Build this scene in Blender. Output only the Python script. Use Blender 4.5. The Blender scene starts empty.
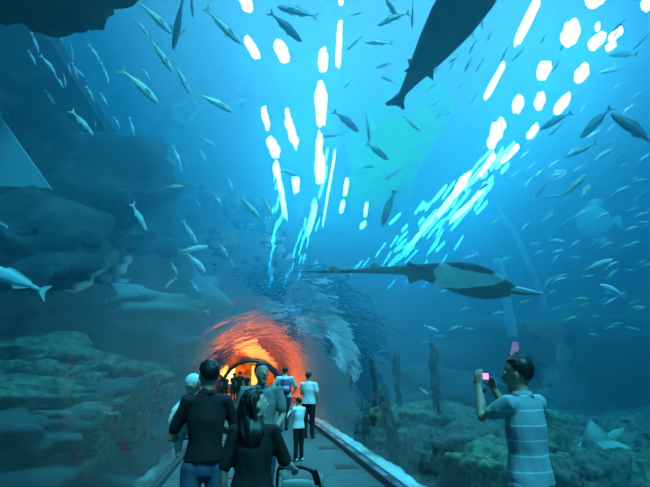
import bpy, bmesh, math, random
from mathutils import Vector, Matrix, noise
from mathutils.bvhtree import BVHTree
R = math.radians; PI = math.pi
random.seed(7)
scn = bpy.context.scene
COL = scn.collection

# ------------------------------------------------------------------ camera
F = 505.0
HY, HX = 374.0, 260.0                      # where the tunnel's lines meet in the photograph
EYE = Vector((0, 0, 1.62))
pitch = math.atan((HY-243.5)/F)
yaw = math.atan((325-HX)/math.hypot(F, HY-243.5))
cam = bpy.data.cameras.new('camera'); cam.lens = 36*F/650; cam.sensor_width = 36
cam.clip_start = .05; cam.clip_end = 200
co = bpy.data.objects.new('camera', cam); COL.objects.link(co)
co.location = EYE
co.rotation_euler = (PI/2+pitch, 0, -yaw)
scn.camera = co
CM = co.rotation_euler.to_matrix()
def ray(px, py):
    return (CM @ Vector((px-325, 243.5-py, -F))).normalized()
def at_y(px, py, Y):
    d = ray(px, py); return EYE + d*(Y/d.y)
def at_z(px, py, Z):
    d = ray(px, py); return EYE + d*((Z-EYE.z)/d.z)
def at_t(px, py, t): return EYE + ray(px, py)*t

# ------------------------------------------------------------------ materials
def mat(name, col, rough=.6, metal=0., noise_amt=0., nscale=8., spec=.5, bump=0., col2=None, emit=None, estr=0.):
    m = bpy.data.materials.new(name); m.use_nodes = True
    nt = m.node_tree; b = nt.nodes['Principled BSDF']
    b.inputs['Base Color'].default_value = (*col, 1); b.inputs['Roughness'].default_value = rough
    b.inputs['Metallic'].default_value = metal; b.inputs['Specular IOR Level'].default_value = spec
    if emit:
        b.inputs['Emission Color'].default_value = (*emit, 1); b.inputs['Emission Strength'].default_value = estr
    if noise_amt or bump or col2:
        tc = nt.nodes.new('ShaderNodeTexCoord'); n = nt.nodes.new('ShaderNodeTexNoise')
        n.inputs['Scale'].default_value = nscale; n.inputs['Detail'].default_value = 5
        nt.links.new(tc.outputs['Object'], n.inputs['Vector'])
        r = nt.nodes.new('ShaderNodeValToRGB'); c2 = col2 or tuple(c*(1-noise_amt) for c in col)
        r.color_ramp.elements[0].position = .38; r.color_ramp.elements[1].position = .62
        r.color_ramp.elements[0].color = (*c2, 1); r.color_ramp.elements[1].color = (*col, 1)
        nt.links.new(n.outputs['Fac'], r.inputs['Fac']); nt.links.new(r.outputs['Color'], b.inputs['Base Color'])
        if bump:
            bp = nt.nodes.new('ShaderNodeBump'); bp.inputs['Strength'].default_value = bump
            nt.links.new(n.outputs['Fac'], bp.inputs['Height']); nt.links.new(bp.outputs['Normal'], b.inputs['Normal'])
    return m
def emission(name, col, s):
    m = bpy.data.materials.new(name); m.use_nodes = True; nt = m.node_tree
    for n in list(nt.nodes):
        if n.type == 'BSDF_PRINCIPLED': nt.nodes.remove(n)
    e = nt.nodes.new('ShaderNodeEmission'); e.inputs['Color'].default_value = (*col, 1); e.inputs['Strength'].default_value = s
    nt.links.new(e.outputs[0], nt.nodes['Material Output'].inputs['Surface']); return m

M = dict(
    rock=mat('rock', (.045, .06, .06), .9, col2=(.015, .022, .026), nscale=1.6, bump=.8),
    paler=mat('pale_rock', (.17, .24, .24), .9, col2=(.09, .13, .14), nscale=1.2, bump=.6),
    coral=mat('coral', (.12, .155, .09), .9, col2=(.012, .025, .02), nscale=9, bump=.9),
    coralg=mat('green_coral', (.12, .21, .11), .9, col2=(.012, .03, .02), nscale=10, bump=.9),
    coralb=mat('brown_coral', (.12, .11, .08), .9, col2=(.015, .02, .018), nscale=10, bump=.9),
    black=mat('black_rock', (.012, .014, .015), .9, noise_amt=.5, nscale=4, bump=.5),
    sand=mat('sand', (.75, .82, .78), .9, noise_amt=.15, nscale=6),
    bed=mat('seabed', (.07, .10, .08), .95, col2=(.015, .028, .025), nscale=1.5, bump=.6),
    tankwall=mat('tank_wall', (.05, .10, .14), .9, col2=(.02, .05, .08), nscale=.5, bump=.3),
    floor=mat('carpet', (.05, .095, .10), .85, col2=(.035, .072, .078), nscale=3),
    grille=mat('grille', (.02, .025, .03), .5),
    curb=mat('curb', (.035, .05, .06), .45),
    curbl=mat('curb_light', (.16, .25, .30), .4),
    redstrip=mat('red_strip', (.16, .02, .02), .5, emit=(.8, .05, .03), estr=.03),
    steel=mat('dark_steel', (.04, .035, .03), .4, .6),
    silver=mat('silver_fish', (.92, .96, .94), .35, .0, spec=.7),
    silverb=mat('blue_fish', (.30, .46, .52), .45, .0),
    yellow=mat('yellow_fish', (.80, .84, .30), .45, .0),
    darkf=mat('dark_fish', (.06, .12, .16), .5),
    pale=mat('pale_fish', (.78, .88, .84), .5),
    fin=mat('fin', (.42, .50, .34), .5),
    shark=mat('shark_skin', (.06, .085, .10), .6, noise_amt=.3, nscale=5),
    raybelly=mat('ray_belly', (.86, .95, .84), .6, noise_amt=.15, nscale=5),
    raydark=mat('ray_skin', (.045, .06, .065), .6, noise_amt=.3, nscale=6),
    stingray=mat('stingray_skin', (.30, .40, .34), .6, noise_amt=.2, nscale=6),
    kelp=mat('kelp', (.015, .03, .03), .8, noise_amt=.4, nscale=3),
    pipe=mat('pipe', (.28, .42, .46), .5),
    skin=mat('skin', (.42, .24, .17), .55), skinp=mat('pale_skin', (.62, .42, .34), .55),
    hair=mat('hair', (.008, .006, .005), .5, noise_amt=.4, nscale=60), 
    blackcloth=mat('black_cloth', (.006, .007, .008), .85, bump=.3, nscale=9, noise_amt=.3),
    jeans=mat('jeans', (.05, .085, .15), .85, noise_amt=.3, nscale=12), 
    jeansl=mat('pale_jeans', (.30, .42, .52), .85, noise_amt=.2, nscale=12),
    greyshirt=mat('grey_shirt', (.20, .23, .23), .8, noise_amt=.3, nscale=14, bump=.2),
    lightshirt=mat('light_shirt', (.42, .60, .66), .8, noise_amt=.15, nscale=8, bump=.2),
    white=mat('white_cloth', (.66, .76, .76), .8, noise_amt=.08, nscale=8, bump=.2),
    navy=mat('navy', (.02, .04, .11), .7), logo=mat('logo_panel', (.25, .38, .55), .6),
    shoe=mat('shoe', (.02, .02, .02), .5), shoew=mat('white_shoe', (.5, .52, .52), .5),
    plastic=mat('black_plastic', (.01, .01, .012), .35), grey=mat('grey_fabric', (.25, .33, .33), .8),
    metal=mat('metal', (.5, .52, .54), .25, .9),
    pink=mat('pink_toy', (.5, .16, .14), .5),
    eyew=mat('eye_white', (.7, .7, .7), .3), eyed=mat('eye_dark', (.01, .01, .01), .2),
    lip=mat('lip', (.3, .12, .1), .5),
    screen=emission('camera_screen', (.85, .35, .9), 1.6),
    lamp=emission('lamp_and_streak', (.80, .95, 1.0), 60.0),  # for the lamps and for the painted light streaks
    glow_glint=emission('painted_glint', (.62, .95, 1.0), 13.0),  # reflected lamp light painted as emission on slivers
    glowg=emission('green_glow', (.14, 1.0, .50), 1.7),  # glow of the green-lit patch, painted as emission
    warm=emission('warm_lamp', (1.0, .46, .08), 10.0), warmd=emission('amber_lamp', (1.0, .24, .04), 4.0),
    roomwall=mat('warm_wall', (.55, .20, .06), .8, col2=(.08, .03, .015), nscale=1.1),
)
def mottled():     # soft-edged mottled glow: the green-lit patch put into emission
    m = M['glowg']; nt = m.node_tree; e = [n for n in nt.nodes if n.type == 'EMISSION'][0]; N = nt.nodes.new; L = nt.links.new
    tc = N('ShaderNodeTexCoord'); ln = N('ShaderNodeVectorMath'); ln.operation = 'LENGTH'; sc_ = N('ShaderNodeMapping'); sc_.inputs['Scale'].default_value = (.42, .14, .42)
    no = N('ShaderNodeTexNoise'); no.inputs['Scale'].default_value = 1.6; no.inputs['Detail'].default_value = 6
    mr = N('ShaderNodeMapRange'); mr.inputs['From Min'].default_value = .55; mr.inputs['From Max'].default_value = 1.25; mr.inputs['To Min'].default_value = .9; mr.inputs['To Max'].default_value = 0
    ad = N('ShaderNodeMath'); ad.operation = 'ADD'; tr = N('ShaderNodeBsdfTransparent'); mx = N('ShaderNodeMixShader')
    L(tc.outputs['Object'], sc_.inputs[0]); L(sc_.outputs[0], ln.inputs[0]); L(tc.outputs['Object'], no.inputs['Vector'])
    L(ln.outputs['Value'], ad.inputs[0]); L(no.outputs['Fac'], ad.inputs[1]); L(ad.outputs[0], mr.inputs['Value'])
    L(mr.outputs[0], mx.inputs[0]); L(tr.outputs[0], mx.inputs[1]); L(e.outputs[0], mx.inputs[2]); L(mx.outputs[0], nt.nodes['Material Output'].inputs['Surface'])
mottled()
def striped():
    m = mat('striped_polo', (.17, .27, .33), .85)
    nt = m.node_tree; b = nt.nodes['Principled BSDF']
    tc = nt.nodes.new('ShaderNodeTexCoord'); s = nt.nodes.new('ShaderNodeSeparateXYZ'); nt.links.new(tc.outputs['Object'], s.inputs[0])
    a = nt.nodes.new('ShaderNodeMath'); a.operation = 'MULTIPLY'; a.inputs[1].default_value = 1/.098; nt.links.new(s.outputs[2], a.inputs[0])
    f = nt.nodes.new('ShaderNodeMath'); f.operation = 'FRACT'; nt.links.new(a.outputs[0], f.inputs[0])
    g = nt.nodes.new('ShaderNodeMath'); g.operation = 'LESS_THAN'; g.inputs[1].default_value = .10; nt.links.new(f.outputs[0], g.inputs[0])
    mx = nt.nodes.new('ShaderNodeMix'); mx.data_type = 'RGBA'; mx.inputs['A'].default_value = (.22, .32, .36, 1); mx.inputs['B'].default_value = (.42, .55, .60, 1)
    nt.links.new(g.outputs[0], mx.inputs['Factor']); nt.links.new(mx.outputs['Result'], b.inputs['Base Color']); return m
M['striped'] = striped()

# ------------------------------------------------------------------ object helpers
def link(name, me, m, parent=None, smooth=True):
    o = bpy.data.objects.new(name, me); COL.objects.link(o)
    if m and not me.materials: me.materials.append(m)
    if smooth: me.polygons.foreach_set('use_smooth', [True]*len(me.polygons))
    if parent: o.parent = parent
    return o
def obj(name, bm, m, parent=None, smooth=True, norm=True):
    if norm: bmesh.ops.recalc_face_normals(bm, faces=bm.faces)
    me = bpy.data.meshes.new(name); bm.to_mesh(me); bm.free()
    return link(name, me, m, parent, smooth)
def tag(o, label=None, cat=None, group=None, kind=None):
    if label: o['label'] = label
    if cat: o['category'] = cat
    if group: o['group'] = group
    if kind: o['kind'] = kind
    return o
def empty(name, loc, rz=0):
    o = bpy.data.objects.new(name, None); COL.objects.link(o); o.location = loc; o.rotation_euler = (0, 0, rz); return o
def box(bm, c, s, rz=0, mtx=None):
    r = bmesh.ops.create_cube(bm, size=1)
    m = Matrix.Translation(c) @ Matrix.Rotation(rz, 4, 'Z') @ Matrix.Diagonal((*s, 1))
    if mtx: m = mtx @ m
    bmesh.ops.transform(bm, matrix=m, verts=r['verts'])
def ball(bm, c, s, u=16, v=10, mtx=None):
    r = bmesh.ops.create_uvsphere(bm, u_segments=u, v_segments=v, radius=1)
    if not hasattr(s, '__len__'): s = (s, s, s)
    m = Matrix.Translation(c) @ (mtx or Matrix.Identity(4)) @ Matrix.Diagonal((*s, 1))
    bmesh.ops.transform(bm, matrix=m, verts=r['verts']); return r['verts']
def loft(bm, pts, rads, right=Vector((1, 0, 0)), seg=14, caps=True):
    """tapered tube along pts with elliptical sections: rads = (across 'right', across the other axis)"""
    pts = [Vector(p) for p in pts]; rads = [(r, r) if not hasattr(r, '__len__') else r for r in rads]
    n = len(pts); dirs = []
    for i in range(n):
        d = (pts[min(i+1, n-1)]-pts[max(i-1, 0)]).normalized(); dirs.append(d)
    P, Q, D = list(pts), list(rads), list(dirs)
    if caps:
        for k in (.5, .87):
            pass
        a = [(pts[0]-dirs[0]*min(rads[0])*s, (rads[0][0]*c, rads[0][1]*c), dirs[0]) for s, c in ((.98, .15), (.85, .53), (.5, .87))]
        b = [(pts[-1]+dirs[-1]*min(rads[-1])*s, (rads[-1][0]*c, rads[-1][1]*c), dirs[-1]) for s, c in ((.5, .87), (.85, .53), (.98, .15))]
        P = [x[0] for x in a]+P+[x[0] for x in b]; Q = [x[1] for x in a]+Q+[x[1] for x in b]; D = [x[2] for x in a]+D+[x[2] for x in b]
    rings = []
    for p, r, d in zip(P, Q, D):
        rt = right - d*right.dot(d)
        if rt.length < 1e-3: rt = Vector((0, 1, 0)) - d*d.y
        rt.normalize(); ot = d.cross(rt)
        rings.append([bm.verts.new(p + rt*(r[0]*math.cos(2*PI*k/seg)) + ot*(r[1]*math.sin(2*PI*k/seg))) for k in range(seg)])
    for a, b in zip(rings, rings[1:]):
        for k in range(seg):
            bm.faces.new((a[k], a[(k+1) % seg], b[(k+1) % seg], b[k]))
    bm.faces.new(rings[0][::-1]); bm.faces.new(rings[-1])
def remeshed(name, bm, m, parent, voxel=.008, smooth_it=3, cut=None):
    me = bpy.data.meshes.new('tmp'); bmesh.ops.recalc_face_normals(bm, faces=bm.faces); bm.to_mesh(me); bm.free()
    o = bpy.data.objects.new('tmp', me); COL.objects.link(o)
    r = o.modifiers.new('r', 'REMESH'); r.mode = 'VOXEL'; r.voxel_size = voxel
    s = o.modifiers.new('s', 'SMOOTH'); s.factor = .6; s.iterations = smooth_it
    dg = bpy.context.evaluated_depsgraph_get(); dg.update()
    me2 = bpy.data.meshes.new_from_object(o.evaluated_get(dg))
    bpy.data.objects.remove(o); bpy.data.meshes.remove(me)
    if cut:
        b = bmesh.new(); b.from_mesh(me2)
        for pc, pn in cut:     # keep the side the normal points away from
            bmesh.ops.bisect_plane(b, geom=b.verts[:]+b.edges[:]+b.faces[:], plane_co=pc, plane_no=pn, clear_outer=True)
        b.to_mesh(me2); b.free()
    if name in ('shirt', 'trousers', 'skirt'):
        f = 9 if name == 'shirt' else 11
        nn = [v.normal.copy() for v in me2.vertices]
        for v, nv in zip(me2.vertices, nn):
            p = v.co.copy(); d_ = noise.noise(Vector((p.x*f, p.y*f, p.z*f*.55+p.x*4)))+.5*noise.noise(Vector((p.x*f*2.3, p.y*f*2.3, p.z*f)))
            v.co = p+nv*(.010 if name == 'shirt' else .004)*d_
    me2.name = name; me2.materials.clear()
    return link(name, me2, m, parent)

# ------------------------------------------------------------------ tunnel geometry
TY0, TY1 = -4.0, 34.0
CZ, TR = .65, 1.85
def xc(y): return .35 - .0008*max(y, 0)**2
A0 = math.asin((.08-CZ)/TR)                       # where the acrylic meets the kerb
NA = 56
def arc(y, r=TR, n=NA, z0=None):
    a0 = A0
    return [Vector((xc(y)+r*math.cos(PI-a0-(PI-2*a0)*k/n), y, CZ+r*math.sin(PI-a0-(PI-2*a0)*k/n))) for k in range(n+1)]
YS = [TY0+(TY1-TY0)*i/76 for i in range(77)]

def acrylic():
    m = bpy.data.materials.new('acrylic'); m.use_nodes = True; nt = m.node_tree
    for n in list(nt.nodes):
        if n.type == 'BSDF_PRINCIPLED': nt.nodes.remove(n)
    L = nt.links.new; N = nt.nodes.new
    tr = N('ShaderNodeBsdfTransparent'); tr.inputs[0].default_value = (.93, .98, .99, 1)
    gl = N('ShaderNodeBsdfGlossy'); gl.inputs['Roughness'].default_value = .04; gl.inputs['Color'].default_value = (.95, .95, .95, 1)
    fr = N('ShaderNodeFresnel'); fr.inputs['IOR'].default_value = 1.5
    mul = N('ShaderNodeMath'); mul.operation = 'MULTIPLY'; mul.use_clamp = True; mul.inputs[1].default_value = 1.0
    mix = N('ShaderNodeMixShader')
    tc = N('ShaderNodeTexCoord'); mp = N('ShaderNodeMapping'); mp.inputs['Scale'].default_value = (1.0, .4, 1.0)
    no = N('ShaderNodeTexNoise'); no.inputs['Scale'].default_value = 2.0; no.inputs['Detail'].default_value = 3
    bp = N('ShaderNodeBump'); bp.inputs['Strength'].default_value = .28; bp.inputs['Distance'].default_value = .1
    L(tc.outputs['Object'], mp.inputs[0]); L(mp.outputs[0], no.inputs['Vector']); L(no.outputs['Fac'], bp.inputs['Height'])
    L(bp.outputs[0], gl.inputs['Normal'])
    L(fr.outputs[0], mul.inputs[0]); L(mul.outputs[0], mix.inputs[0]); L(tr.outputs[0], mix.inputs[1]); L(gl.outputs[0], mix.inputs[2])
    L(mix.outputs[0], nt.nodes['Material Output'].inputs['Surface']); return m
M['acrylic'] = acrylic()
bm = bmesh.new()
rows = [[bm.verts.new(p) for p in arc(y)] for y in YS]
for a, b in zip(rows, rows[1:]):
    for k in range(NA): bm.faces.new((a[k], b[k], b[k+1], a[k+1]))
tun = obj('acrylic_tunnel', bm, M['acrylic'], norm=False)
for p in tun.data.polygons: pass
tag(tun, kind='structure')

def cap(bm, y, z1, wx0, wx1, z0):
    a = arc(y, TR+.03); inner = [Vector((a[0].x, y, z0))]+a+[Vector((a[-1].x, y, z0))]; n = len(inner)
    n1, n2 = 16, n-1-32; outer = []
    for k in range(n):
        if k <= n1: outer.append(Vector((wx0, y, z0+(z1-z0)*k/n1)))
        elif k <= n1+n2: outer.append(Vector((wx0+(wx1-wx0)*(k-n1)/n2, y, z1)))
        else: outer.append(Vector((wx1, y, z1-(z1-z0)*(k-n1-n2)/16)))
    vi = [bm.verts.new(p) for p in inner]; vo = [bm.verts.new(p) for p in outer]
    for k in range(n-1): bm.faces.new((vi[k], vi[k+1], vo[k+1], vo[k]))
    return vi, vo
# water body around the tunnel (real haze)
WX0, WX1, WZ0, WZ1 = -14.0, 17.0, -1.2, 7.0
def water_mat():
    m = bpy.data.materials.new('water'); m.use_nodes = True; nt = m.node_tree
    for n in list(nt.nodes):
        if n.type == 'BSDF_PRINCIPLED': nt.nodes.remove(n)
    sc = nt.nodes.new('ShaderNodeVolumeScatter'); ab = nt.nodes.new('ShaderNodeVolumeAbsorption'); ad = nt.nodes.new('ShaderNodeAddShader')
    sc.inputs['Color'].default_value = (.22, .80, 1, 1); sc.inputs['Density'].default_value = .055; sc.inputs['Anisotropy'].default_value = .7
    ab.inputs['Color'].default_value = (.0, .66, .80, 1); ab.inputs['Density'].default_value = .26
    nt.links.new(sc.outputs[0], ad.inputs[0]); nt.links.new(ab.outputs[0], ad.inputs[1]); nt.links.new(ad.outputs[0], nt.nodes['Material Output'].inputs['Volume'])
    return m
M['water'] = water_mat()
bm = bmesh.new(); rings = []
for y in YS:
    a = arc(y, TR+.03)
    pr = [Vector((WX0, y, WZ0)), Vector((a[0].x, y, WZ0))]+a+[Vector((a[-1].x, y, WZ0)), Vector((WX1, y, WZ0)), Vector((WX1, y, WZ1)), Vector((WX0, y, WZ1))]
    rings.append([bm.verts.new(p) for p in pr])
n = len(rings[0])
for a, b in zip(rings, rings[1:]):
    for k in range(n): bm.faces.new((a[k], a[(k+1) % n], b[(k+1) % n], b[k]))
cap(bm, TY0, WZ1, WX0, WX1, WZ0); cap(bm, TY1, WZ1, WX0, WX1, WZ0)
bmesh.ops.remove_doubles(bm, verts=bm.verts, dist=.0005)
wo = obj('water', bm, M['water'], smooth=False); tag(wo, kind='structure')

# tank walls
def quad(name, pts, m, cut=None):
    bm = bmesh.new(); bm.faces.new([bm.verts.new(p) for p in pts]); o = obj(name, bm, m, smooth=False); tag(o, kind='structure'); return o
def slab(name, lo, hi, m):
    bm = bmesh.new(); box(bm, [(a+b)/2 for a, b in zip(lo, hi)], [b-a for a, b in zip(lo, hi)]); o = obj(name, bm, m, smooth=False); tag(o, kind='structure'); return o
slab('wall_left', (WX0-.4, TY0, WZ0), (WX0-.02, TY1, WZ1+.3), M['tankwall'])
slab('wall_right', (WX1+.02, TY0, WZ0), (WX1+.4, TY1, WZ1+.3), M['tankwall'])
bm = bmesh.new()
i1, o1 = cap(bm, TY1+.02, WZ1+.3, WX0, WX1, WZ0); i2, o2 = cap(bm, TY1+.33, WZ1+.3, WX0, WX1, WZ0)
for u_, v_ in ((i1, i2), (o1, o2)):
    for k in range(len(u_)-1): bm.faces.new((u_[k], u_[k+1], v_[k+1], v_[k]))
tag(obj('wall_back', bm, M['tankwall'], smooth=False), kind='structure')

# seabed either side
def seabed(name, side):
    bm = bmesh.new(); ny, nx = 110, 44; g = []
    for i in range(ny+1):
        y = TY0+.02+(TY1-TY0-.04)*i/ny; e = arc(y)[0 if side < 0 else -1].x + side*.06
        out = WX0+.02 if side < 0 else WX1-.02
        row = []
        for j in range(nx+1):
            t = (j/nx)**1.7; x = e+(out-e)*t; dd = abs(x-e)
            h = noise.fractal(Vector((x*.35, y*.35, side*5)), 1, 2, 5)
            z = -.05 + min(1, max(0, (dd-.45)/1.5))*(.25 + .55*h) + .12*max(0, dd-1.5)*(.6 if side > 0 else .8)
            row.append(bm.verts.new((x, y, max(z, -.12 if dd < 1 else -.6))))
        g.append(row)
    for a, b in zip(g, g[1:]):
        for k in range(nx): bm.faces.new((a[k], a[k+1], b[k+1], b[k]))
    return tag(obj(name, bm, M['bed']), kind='structure')
BEDS = [seabed('seabed', -1), seabed('seabed', 1)]
# white sand strips by the tunnel foot
def sand_strip(side):
    bm = bmesh.new(); g = []
    for i in range(161):
        y = TY0+.1+(TY1-TY0-.2)*i/160; e = arc(y)[0 if side < 0 else -1].x + side*.05
        w = (.42 if side > 0 else .34) + .16*noise.noise(Vector((y*1.3, side*3, 0)))+.1*noise.noise(Vector((y*4, side*3, 0)))
        g.append([bm.verts.new((e+side*w*j/5, y, .02+.03*math.sin(j/5*PI)-(.08 if j == 5 else 0))) for j in range(6)])
    for a, b in zip(g, g[1:]):
        for k in range(5): bm.faces.new((a[k], a[k+1], b[k+1], b[k]))
    o = obj('sand_strip', bm, M['sand'])
    tag(o, 'bright strip of white sand along the %s foot of the tunnel' % ('right' if side > 0 else 'left'), 'sand', kind='stuff')
sand_strip(-1); sand_strip(1)

# walkway
FX0, FX1 = -1.38, 1.98
def floor_curve(name, l, r, z0, z1, m, y0=TY0, y1=TY1, n=60):
    bm = bmesh.new(); rr = []
    for i in range(n+1):
        y = y0+(y1-y0)*i/n; s = xc(y)-.35
        rr.append([bm.verts.new((s+x, y, z)) for x, z in ((l, z0), (r, z0), (r, z1), (l, z1))])
    for a, b in zip(rr, rr[1:]):
        for k in range(4): bm.faces.new((a[k], a[(k+1) % 4], b[(k+1) % 4], b[k]))
    bm.faces.new(rr[0][::-1]); bm.faces.new(rr[-1])
    return obj(name, bm, m, smooth=False)
tag(floor_curve('floor', -1.34, 1.96, -.3, 0, M['floor']), kind='structure')
tag(floor_curve('trim_1', 1.96, 2.13, -.3, .11, M['curb']), kind='structure')
tag(floor_curve('trim_2', -1.43, -1.34, -.3, .09, M['curb']), kind='structure')
for k in range(16):
    y = 3.2+k*1.25; s = xc(y)-.35
    o = floor_curve('kerb_panel', 1.975, 2.06, .105, .116, M['curbl'], y, y+.75, 3)
    tag(o, 'blue-grey inset panel in the dark kerb right of the walkway', 'panel', 'kerb inset panels')
for k, y in enumerate((6.1, 7.75, 9.7, 12.1, 15.2, 19)):
    bm = bmesh.new(); s = xc(y)-.35
    g = .0
    for q in range(7): box(bm, (s+1.50+q*.055, y, .006), (.03, .30, .012))
    box(bm, (s+1.665, y-.165, .006), (.40, .03, .012)); box(bm, (s+1.665, y+.165, .006), (.40, .03, .012)); box(bm, (s+1.665, y, .002), (.38, .32, .004))
    tag(obj('floor_grille', bm, M['grille'], smooth=False), ['black floor grille nearest the camera by the right kerb', 'second black floor grille along the right kerb', 'third black floor grille along the right kerb', 'fourth black floor grille along the right kerb', 'fifth black floor grille along the right kerb', 'farthest black floor grille by the right kerb'][k], 'grille', 'floor grilles by the right kerb')
for k, y in enumerate((8.9, 11.2, 13.8, 16.6)):
    bm = bmesh.new(); box(bm, (-.62-.03*k, y, .006), (.55, .14, .012))
    tag(obj('floor_marker', bm, M['redstrip'], smooth=False), ['dull red floor stripe nearest the man in black', 'second dull red floor stripe beyond the man in black', 'third dull red floor stripe along the walkway', 'farthest dull red floor stripe on the walkway'][k], 'stripe', 'red floor stripes')

# end arch and the warm room beyond
bm = bmesh.new(); a = arc(TY1-.05, TR-.06, 40)
for p0, p1 in zip(a, a[1:]): pass
rr = []
for k, p in enumerate(a):
    c = Vector((xc(TY1), p.y, CZ)); d = (p-c); d.y = 0; d.normalize()
    rr.append([bm.verts.new(p+d*u+Vector((0, v, 0))) for u, v in ((-.10, -.22), (.09, -.22), (.09, .0), (-.10, .0))])
for q, w in zip(rr, rr[1:]):
    for k in range(4): bm.faces.new((q[k], q[(k+1) % 4], w[(k+1) % 4], w[k]))
bm.faces.new(rr[0][::-1]); bm.faces.new(rr[-1])
tag(obj('end_arch', bm, M['steel']), 'dark metal arch framing the far end of the tunnel', 'arch')
ex = xc(TY1)
slab('floor', (ex-6, TY1+.35, -.3), (ex+6, 46, 0), M['roomwall'])
slab('wall_end', (ex-6, 46, -.3), (ex+6, 46.3, 5), M['roomwall'])
slab('wall_end_left', (ex-6.3, TY1+.36, -.3), (ex-6, 46, 5), M['roomwall'])
slab('wall_end_right', (ex+6, TY1+.36, -.3), (ex+6.3, 46, 5), M['roomwall'])
slab('ceiling', (ex-6.3, TY1+.36, 5), (ex+6.3, 46.3, 5.2), M['roomwall'])
k = 0
for (x, z, w, h, mm, lb) in ((-2.6, 2.6, 2.0, 3.6, 'warm', 'tall glowing yellow light panel left in the room beyond the arch'),
                         (.2, 3.4, 2.4, 1.6, 'warm', 'wide glowing light panel high in the middle beyond the arch'),
                         (2.9, 2.3, 1.5, 3.2, 'warmd', 'tall amber light panel right in the room beyond the arch'),
                         (.3, 1.5, .9, 1.6, 'warmd', 'low amber light panel in the middle beyond the arch')):
    r = empty('light_panel', (ex+x, 45.9, z-h/2)); tag(r, lb, 'light')
    bm = bmesh.new(); box(bm, (0, 0, h/2), (w, .05, h)); obj('diffuser', bm, M[mm], r, False)
    bm = bmesh.new()
    for sx in (-1, 1): box(bm, (sx*(w/2+.04), 0, h/2), (.08, .1, h+.16))
    for zz in (-.04, h+.04): box(bm, (0, 0, zz), (w, .1, .08))
    obj('frame', bm, M['steel'], r, False)
for (x, y, z, e, c) in ((-1.8, 37, 3.4, 1500, (1, .50, .10)), (2.2, 39, 3.6, 700, (1, .25, .04)), (0, 42, 2.6, 600, (1, .45, .08))):
    l = bpy.data.lights.new('warm_light', 'POINT'); l.energy = e; l.color = c; l.shadow_soft_size = .3
    o = bpy.data.objects.new('warm_light', l); COL.objects.link(o); o.location = (ex+x, y, z)

# ------------------------------------------------------------------ world and daylight
w = bpy.data.worlds.new('world'); scn.world = w; w.use_nodes = True; nt = w.node_tree
bg = nt.nodes['Background']; tc = nt.nodes.new('ShaderNodeTexCoord')
dot = nt.nodes.new('ShaderNodeVectorMath'); dot.operation = 'DOT_PRODUCT'; dot.inputs[1].default_value = ray(400, -20)
nt.links.new(tc.outputs['Generated'], dot.inputs[0])
rp = nt.nodes.new('ShaderNodeValToRGB'); e = rp.color_ramp.elements
e[0].position = .68; e[0].color = (.001, .035, .10, 1); e[1].position = 1.0; e[1].color = (.62, 1.35, 1.95, 1)
m1 = rp.color_ramp.elements.new(.86); m1.color = (.012, .33, .60, 1)
nt.links.new(dot.outputs['Value'], rp.inputs[0]); nt.links.new(rp.outputs[0], bg.inputs[0]); bg.inputs[1].default_value = 1.0
sl = bpy.data.lights.new('daylight', 'SUN'); sl.energy = 8.0; sl.color = (.30, .92, 1); sl.angle = R(12)
so = bpy.data.objects.new('daylight', sl); COL.objects.link(so); so.rotation_euler = (R(26), R(10), 0)

# roof over the left side of the tank, above the water
cl_, cr_ = at_z(2, 112, 7.3).x, at_z(52, 45, 7.3).x
slab('ceiling', (cl_, TY0-4, 7.3), (cr_, TY1, 7.6), M['tankwall'])
# ------------------------------------------------------------------ overhead lamps and emissive shapes for their reflections
LAMPZ = 7.5
def lamp(cx, cy, ln, wd, ang, label, m='lamp', rag=.25, Z=LAMPZ, seed=0):
    """a ragged-edged glowing shape lying level above the water, for lamps and painted reflections alike"""
    a = R(ang); c = at_z(cx, cy, Z)
    ux = (math.cos(a), -math.sin(a)); vx = (math.sin(a), math.cos(a))
    e1 = at_z(cx+ux[0]*ln/2, cy+ux[1]*ln/2, Z)-at_z(cx-ux[0]*ln/2, cy-ux[1]*ln/2, Z)
    e2 = at_z(cx+vx[0]*wd/2, cy+vx[1]*wd/2, Z)-at_z(cx-vx[0]*wd/2, cy-vx[1]*wd/2, Z)
    e1, e2 = e1*.46, e2*.43; bm = bmesh.new(); n = 36; top, bot = [], []
    for k in range(n):
        t = 2*PI*k/n; ct, st = math.cos(t), math.sin(t)
        s = lambda v: math.copysign(abs(v)**.75, v)
        q = .92+rag*noise.noise(Vector((ct*2.0+cx, st*2.0+cy, seed)))
        p = e1*s(ct)*q+e2*s(st)*q
        bot.append(bm.verts.new(p)); top.append(bm.verts.new(p+Vector((0, 0, .08))))
    bm.faces.new(bot); bm.faces.new(top[::-1])
    for k in range(n): bm.faces.new((bot[k], bot[(k+1) % n], top[(k+1) % n], top[k]))
    o = obj('lamp_or_glow', bm, M[m], smooth=False); o.location = c
    tag(o, label, 'light', 'white lamps and painted glows above the water')
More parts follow.
